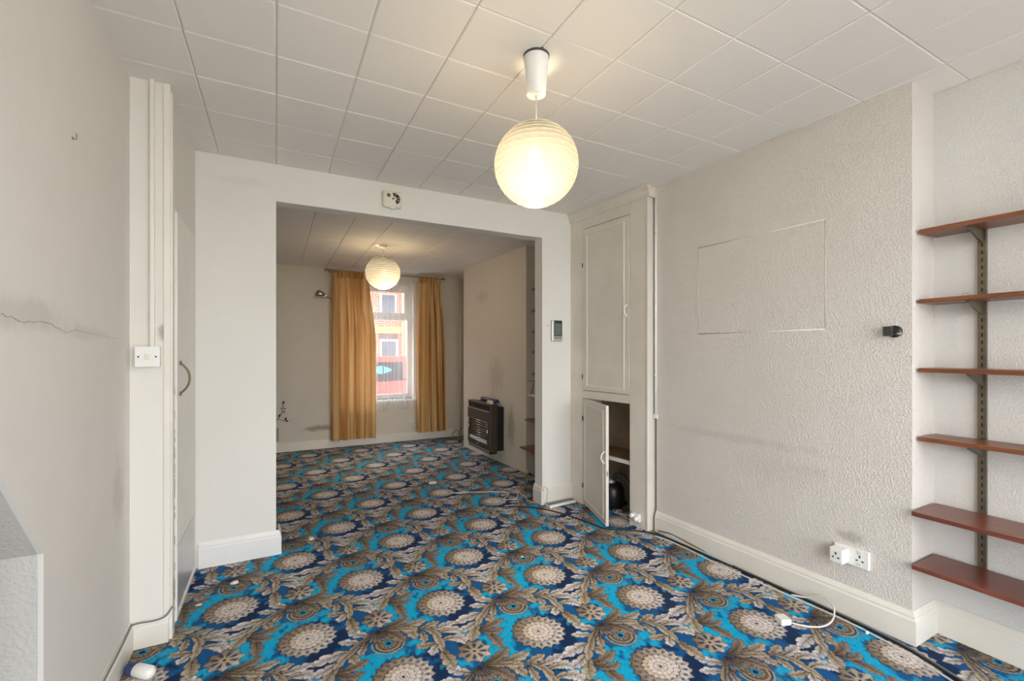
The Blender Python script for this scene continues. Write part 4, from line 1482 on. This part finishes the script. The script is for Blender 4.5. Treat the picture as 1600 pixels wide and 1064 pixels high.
add_lathe(bm, [(.013, 0), (.013, -.012), (.009, -.015), (.001, -.015)], (HX + .004, 4.86, .64), 16, 'X')
obj('control_knob', bm, 'dark', gh)
box_obj('trim_strip', 'silver', gh, HX - .003, HY0 + .006, .596, HX + .004, HY1 - .006, .603, bevel=.001)
box_obj('radiant_recess', 'dark', gh, HX + .045, HY0 + .05, .22, HX + .055, HY1 - .05, .48)
box_obj('radiant_plate', 'ceramic', gh, HX + .030, HY0 + .055, .255, HX + .046, HY1 - .30, .455, bevel=.003)
bm = new_bm()
add_prism(bm, [(HX + .002, .222), (HX + .05, .222), (HX + .05, .318), (HX + .006, .262)], lambda u, v: (u, HY0 + .055, v), lambda u, v: (u, HY1 - .055, v))
obj('reflector_tray', bm, 'ceramic', gh)
for k in range(7):
    bm = new_bm()
    z = .275 + k * .029
    add_tube(bm, [(HX - .002, HY0 + .045, z), (HX - .002, HY1 - .045, z)], .0032, 8)
    obj('grille_bar', bm, 'chrome', gh)
bm = new_bm()
for a, b, c_, d_ in ((HY0 + .042, .232, HY0 + .042, .474), (HY1 - .042, .232, HY1 - .042, .474), (HY0 + .042, .474, HY1 - .042, .474), (HY0 + .042, .232, HY1 - .042, .232)):
    add_tube(bm, [(HX - .003, a, b), (HX - .003, c_, d_)], .005, 8)
obj('grille_frame', bm, 'chrome', gh)
box_obj('badge', 'silver', gh, HX - .002, 4.84, .198, HX + .002, 4.88, .208, bevel=.001)
multi_box('bottom_grille', 'silver', gh, [(HX + .004, HY0 + .01, HZ0 + .036, HX + .012, HY1 - .06, HZ0 + .044), (HX + .004, HY0 + .01, HZ0 + .012, HX + .012, HY1 - .06, HZ0 + .020)], bevel=.002)
box_obj('bottom_recess', 'dark', gh, HX + .008, HY0 + .005, HZ0 + .006, HX + .10, HY1 - .03, HZ0 + .062)
bm = new_bm()
rp = [(2.225, 5.02, HZ1 + .022), (2.222, 4.86, HZ1 + .026), (2.23, 4.70, HZ1 + .022), (2.24, 4.60, HZ1 + .020)]
add_tube(bm, smooth_path(rp, 6), [.020 + .004 * math.sin(i * 1.7) for i in range(19)], 12)
add_box(bm, 2.16, 4.60, HZ1, 2.26, 5.02, HZ1 + .006, bevel=.002)
tag(obj('rolled_plastic_bag', bm, 'blue', None), 'dark blue shiny rolled bag lying along the top of the heater', 'bag')
bm = new_bm()
add_box(bm, 2.125, 4.565, HZ1 - .001, 2.165, 4.665, HZ1 + .036, bevel=.008)
bx_ = tag(obj('small_white_box', bm, 'plastic_old', None), 'small off-white box on the front corner of the heater', 'box')
obj('box_band', (lambda b: (add_box(b, 2.1235, 4.595, HZ1 + .012, 2.1665, 4.635, HZ1 + .024), b)[1])(new_bm()), 'silver', bx_)

# ------------------------------------------------------------------ front-room alcove shelves
far_labels = ['topmost small brown shelf', 'second small brown shelf from the top', 'third small brown shelf from the top', 'fourth small brown shelf from the top', 'fifth small brown shelf from the top']
for k, z in enumerate((1.93, 1.708, 1.49, 1.278, 1.053)):
    bm = new_bm()
    add_box(bm, 2.355, 3.33, z - .018, XR - .002, 4.035, z, bevel=.003)
    tag(obj('shelf_board', bm, 'wood', None), far_labels[k] + ' in the front-room alcove', 'shelf', 'front-room alcove shelves')
for z, xf, y1, m, lab in ((.83, 2.33, 4.089, 'gloss', 'white painted shelf in the front-room alcove'), (.585, 2.26, 4.02, 'wood', 'orange-brown shelf second from the floor in the front-room alcove'),
                          (.292, 2.24, 4.085, 'wood_red', 'dusty red-brown shelf nearest the floor in the front-room alcove')):
    bm = new_bm()
    add_box(bm, xf, 3.33, z - .018, XR - .002, y1, z, bevel=.003)
    tag(obj('shelf_board', bm, m, None), lab, 'shelf', 'front-room alcove shelves')
bm = new_bm()
add_tube(bm, [(2.36, 4.06, .835), (2.40, 4.03, 1.02), (2.44, 3.98, .835)], .004, 6)
add_tube(bm, [(2.33, 4.085, .975), (2.33, 3.7, .965)], .003, 6)
tag(obj('wire_stand', bm, 'darkgrey', None), 'thin dark wire stand on the white painted shelf', 'stand')
pl = thing('round_plug', 'round white plug on the carpet beside the front chimney breast', 'plug', (2.345, 4.07, 0))
bm = new_bm()
add_lathe(bm, [(.001, 0), (.024, 0), (.028, .006), (.026, .022), (.012, .028), (.001, .028)], (2.33, 4.06, .03), 20, (Vector((0, 0, 1)), Vector((.5, .86, 0)), Vector((-.86, -.5, 0)).normalized()))
obj('plug_body', bm, 'plastic', pl)
bm = new_bm()
add_tube(bm, smooth_path([(2.335, 4.06, .03), (2.36, 3.98, .008), (2.42, 3.9, .006), (2.5, 3.85, .006)], 6), .003, 8)
obj('plug_flex', bm, 'cable_white', pl)

# ------------------------------------------------------------------ cables and litter on the carpet


def floor_cable(name, mat, label, pts, r, z=None):
    bm = new_bm()
    P = [Vector((p[0], p[1], p[2] if len(p) > 2 else r * .8)) for p in pts]
    add_tube(bm, smooth_path(P, 7), r, 8)
    return tag(obj(name, bm, mat, None), label, 'cable')


floor_cable('black_cable', 'cable_black', 'black cable running past the open cupboard door and along the skirting board',
            [(1.62, 3.30), (1.78, 3.22), (1.918, 3.08), (2.0, 2.90), (2.05, 2.72), (2.09, 2.545), (2.18, 2.47), (2.28, 2.39), (2.35, 2.27), (2.375, 2.05), (2.38, 1.9), (2.395, 1.593), (2.405, 1.32), (2.408, 1.107), (2.393, .916), (2.345, .75), (2.285, .5)], .0055)
floor_cable('white_cable', 'cable_white', 'white cable lying along the cream skirting board to the loose plug',
            [(2.315, 2.28), (2.338, 2.2), (2.345, 2.1), (2.345, 1.95), (2.345, 1.75), (2.36, 1.55), (2.375, 1.35), (2.385, 1.15), (2.375, 1.0), (2.35, .86), (2.30, .70), (2.24, .5)], .004)
floor_cable('brown_edge_cable', 'cable_brown', 'brown cable tucked against the cream skirting near the cupboard',
            [(2.372, 2.31, .02), (2.39, 2.2, .03), (2.395, 2.05, .02), (2.41, 1.85, .006), (2.42, 1.6, .006)], .004)
floor_cable('grey_cable', 'grey_lino', 'dark grey cable along the skirting below the double socket',
            [(2.405, 1.75), (2.412, 1.5), (2.42, 1.3), (2.425, 1.1), (2.41, .92), (2.36, .75), (2.31, .55)], .005)
floor_cable('curled_white_flex', 'cable_white', 'thin curled white flex on the carpet in front of the white pier',
            [(1.40, 3.83), (1.55, 3.78), (1.68, 3.72), (1.80, 3.66), (1.86, 3.60), (1.80, 3.52), (1.74, 3.46), (1.82, 3.42), (1.90, 3.50), (1.95, 3.62), (1.93, 3.42), (1.905, 3.34), (1.93, 3.26), (1.955, 3.19, .03), (1.962, 3.178, .12), (1.975, 3.174, .155)], .003)
floor_cable('front_pier_flex', 'cable_white', 'white flex hanging down the corner of the pier beside the trunking strip',
            [(1.985, 3.172, .155), (2.005, 3.17, .12), (1.995, 3.165, .05), (2.0, 3.14, .006), (1.99, 3.10, .004)], .003)
ts = thing('trunking_strip', 'loose white plastic strip with a grey top on the carpet by the pier', 'trunking', (2.12, 3.14, 0))
sm = Matrix.Translation((2.105, 3.125, 0)) @ Matrix.Rotation(math.radians(4), 4, 'Z')
cbox('strip_body', 'plastic', ts, [(-.135, -.03, .001, .135, .03, .022)], bevel=.003, mtx=sm)
cbox('strip_top', 'grey_lino', ts, [(-.133, -.022, .021, .135, .03, .024)], mtx=sm)

pg = thing('loose_plug', 'white three-pin plug with a curved lead lying on the carpet', 'plug', (2.12, 1.28, 0))
pm = Matrix.Translation((2.11, 1.275, 0)) @ Matrix.Rotation(math.radians(-22), 4, 'Z')
cbox('plug_body', 'plastic', pg, [(-.025, -.026, .002, .025, .026, .030)], bevel=.005, mtx=pm)
for dx, dy in ((-.018, .012), (0, .012), (.018, .012)):
    cbox('plug_pin', 'steel', pg, [(dx - .003, .024, .012, dx + .003, .044, .018)], mtx=pm)
bm = new_bm()
add_tube(bm, smooth_path([pm @ Vector((.02, -.02, .014)), Vector((2.17, 1.20, .008)), Vector((2.24, 1.165, .008)), Vector((2.32, 1.165, .02)), Vector((2.385, 1.20, .05)), Vector((2.405, 1.27, .055)), Vector((2.40, 1.33, .02)), Vector((2.372, 1.39, .012))], 7), .004, 8)
obj('plug_lead', bm, 'cable_white', pg)


def scrap(label, x, y, size, seed, mat='paper_bit', h=.012, name='paper_scrap'):
    rr = random.Random(seed)
    bm = new_bm()
    n = 7
    top = [bm.verts.new((x + size * rr.uniform(.5, 1) * math.cos(2 * math.pi * k / n), y + size * rr.uniform(.4, .9) * math.sin(2 * math.pi * k / n), h * rr.uniform(.3, 1))) for k in range(n)]
    bot = [bm.verts.new((v.co.x, v.co.y, .0)) for v in top]
    c_ = bm.verts.new((x, y, h))
    for k in range(n):
        bm.faces.new((top[k], top[(k + 1) % n], c_))
        bm.faces.new((bot[k], bot[(k + 1) % n], top[(k + 1) % n], top[k]))
    bm.faces.new(bot[::-1])
    return tag(obj(name, bm, mat, None), label, 'scrap')


p = on_z(367, 911, 0)
scrap('crumpled white paper scrap on the carpet by the stair-door pier', p.x, p.y, .028, 1)
p = on_z(377, 898, 0)
scrap('small grey fluff scrap on the carpet behind the crumpled paper', p.x, p.y, .014, 2, 'grey_lino')
p = on_z(502, 838, 0)
scrap('dark blue and white scrap on the carpet inside the wide opening', p.x, p.y, .035, 3, 'blue', .02)
p = on_z(486, 842, 0)
scrap('pale torn scrap beside the dark blue scrap on the carpet', p.x, p.y, .03, 4)
p = on_z(676, 755, 0)
scrap('flat white paper scrap on the front-room carpet', p.x, p.y, .05, 5)
p = on_z(1355, 990, 0)
scrap('tiny white chip on the carpet beside the cables', p.x, p.y, .010, 6)
p = on_z(816, 870, 0)
scrap('thin white paper chip in the middle of the rear-room carpet', p.x, p.y, .014, 8, h=.004)
p = on_z(311, 945, 0)
scrap('pale thread scrap on the carpet below the stair door', p.x, p.y, .018, 9, h=.004)
# capped bottle lying at the foot of the long wall
p = on_z(212, 1056, 0)
bt_ = thing('small_bottle', 'small white bottle with a blue cap on the carpet by the long wall', 'bottle', (p.x, p.y, 0))
axb = Vector((.75, -.66, 0)).normalized()
axs = (Vector((0, 0, 1)), axb.cross(Vector((0, 0, 1))), axb)
bm = new_bm()
add_lathe(bm, [(.001, 0), (.02, 0), (.024, .006), (.024, .07), (.014, .085), (.001, .086)], Vector((p.x, p.y, .025)), 20, axs)
obj('bottle_body', bm, 'plastic', bt_)
bm = new_bm()
add_lathe(bm, [(.001, -.036), (.02, -.036), (.0245, -.03), (.0245, .006), (.001, .007)], Vector((p.x, p.y, .025)), 20, axs)
obj('bottle_cap', bm, M['blue'], bt_)

# ------------------------------------------------------------------ outside the front window
bm = new_bm()
add_box(bm, -30, YF + .22, -.5, 30, 40, -.35)
struct(obj('ground', bm, 'tarmac', None), 'grey tarmac street outside the front window', 'street')
bm = new_bm()
add_box(bm, -30, -40, -.5, 30, YB - .12, -.2)
struct(obj('ground_garden', bm, 'bounce_ground', None), 'unseen ground behind the house, pale to bounce light indoors', 'patio')
HYF = 15.5


def HP(x, y):
    q = on_y(x, y, HYF)
    return q.x, q.z


hs = thing('brick_house', 'red brick terraced house with white windows across the street', 'house', (4.0, HYF, -.35))
box_obj('brick_wall', 'brick', hs, -12, HYF, -.35, 14, HYF + .3, 6.2)


def facade(name, mat, x0, y0, x1, y1, d, parent=hs):
    (a, b), (c_, e_) = HP(x0, y0), HP(x1, y1)
    return box_obj(name, mat, parent, a, HYF - d, min(b, e_), c_, HYF + .02, max(b, e_))


wn = facade('upper_window', 'white_paint', 593, 459, 619, 494, .05)
facade('pane', 'slate_pane', 596, 460, 616.5, 492, .07, wn)
wn = facade('lower_window', 'white_paint', 593.5, 530, 622, 561, .05)
facade('pane', 'slate_pane', 596, 533, 618, 558, .07, wn)
facade('lintel', 'lintel', 592.5, 521, 621, 530, .04)
facade('stone_band', 'cream_band', 560, 509, 660, 522, .03)
facade('white_render', 'white_paint', 628, 400, 660, 570, .06)
wn = facade('side_window', 'white_paint', 636, 520, 660, 562, .09)
facade('pane', 'slate_pane', 638, 524, 658, 559, .11, wn)
bm = new_bm()
q = HP(630.5, 500)
add_tube(bm, [(q[0], HYF - .1, -.35), (q[0], HYF - .1, 6.0)], .045, 8)
obj('downpipe', bm, 'cream_band', hs)
box_obj('roof_edge', 'slate_pane', hs, -12.2, HYF - .3, 6.2, 14.2, HYF + 3, 6.5)
# car parked outside, seen side-on
CY = 9.3
car = thing('parked_car', 'faded red hatchback parked outside the window', 'car', (2.4, CY + .8, -.35))


def prism_y(name, mat, poly, y0, y1, parent, bev=0.0):
    bm = new_bm()
    add_prism(bm, poly, lambda u, v: (u, y0, v), lambda u, v: (u, y1, v))
    if bev:
        bmesh.ops.bevel(bm, geom=bm.edges[:], offset=bev, segments=2, affect='EDGES')
    return obj(name, bm, mat, parent)


body = prism_y('car_body', 'car_red', [(0.3, -.12), (0.22, .25), (.30, .55), (.75, .62), (4.3, .74), (4.45, .6), (4.5, .1), (4.4, -.12)], CY, CY + 1.65, car, .06)
prism_y('car_cabin', 'car_red', [(.55, .60), (1.0, 1.05), (1.35, 1.16), (3.4, 1.18), (4.0, 1.05), (4.32, .72)], CY + .10, CY + 1.55, car, .05)
prism_y('side_window', 'car_glass', [(.80, .64), (1.12, .98), (1.45, 1.05), (2.35, 1.06), (2.35, .68)], CY + .085, CY + .12, car)
prism_y('side_window', 'car_glass', [(2.43, .685), (2.43, 1.06), (3.3, 1.06), (3.8, .97), (4.05, .74)], CY + .085, CY + .12, car)
q = on_y(597, 578, CY + .08)
bm = new_bm()
pts = []
for a in np.linspace(0, 2 * math.pi, 28)[:-1]:
    rx = .145 if math.cos(a) < 0 else .20
    pts.append((q.x + rx * math.cos(a), q.z + (.085 if math.cos(a) < 0 else .085 * (1 - .55 * math.cos(a))) * math.sin(a)))
add_prism(bm, pts, lambda u, v: (u, CY + .070, v), lambda u, v: (u, CY + .09, v))
shp = obj('teal_oval', bm, 'teal', car)  # flat teal oval set on the car's side window
shp['label'] = 'pale teal oval in the dark car window'
box_obj('oval_bar', 'car_glass', shp, q.x + .01, CY + .066, q.z - .08, q.x + .03, CY + .08, q.z + .08)
for x in (1.05, 3.65):
    bm = new_bm()
    add_lathe(bm, [(.001, -.02), (.19, -.02), (.2, 0), (.30, 0), (.31, .03), (.31, .18), (.001, .18)], (x, CY + .0, -.04), 28, 'Y')
    obj('wheel', bm, 'dark', car)
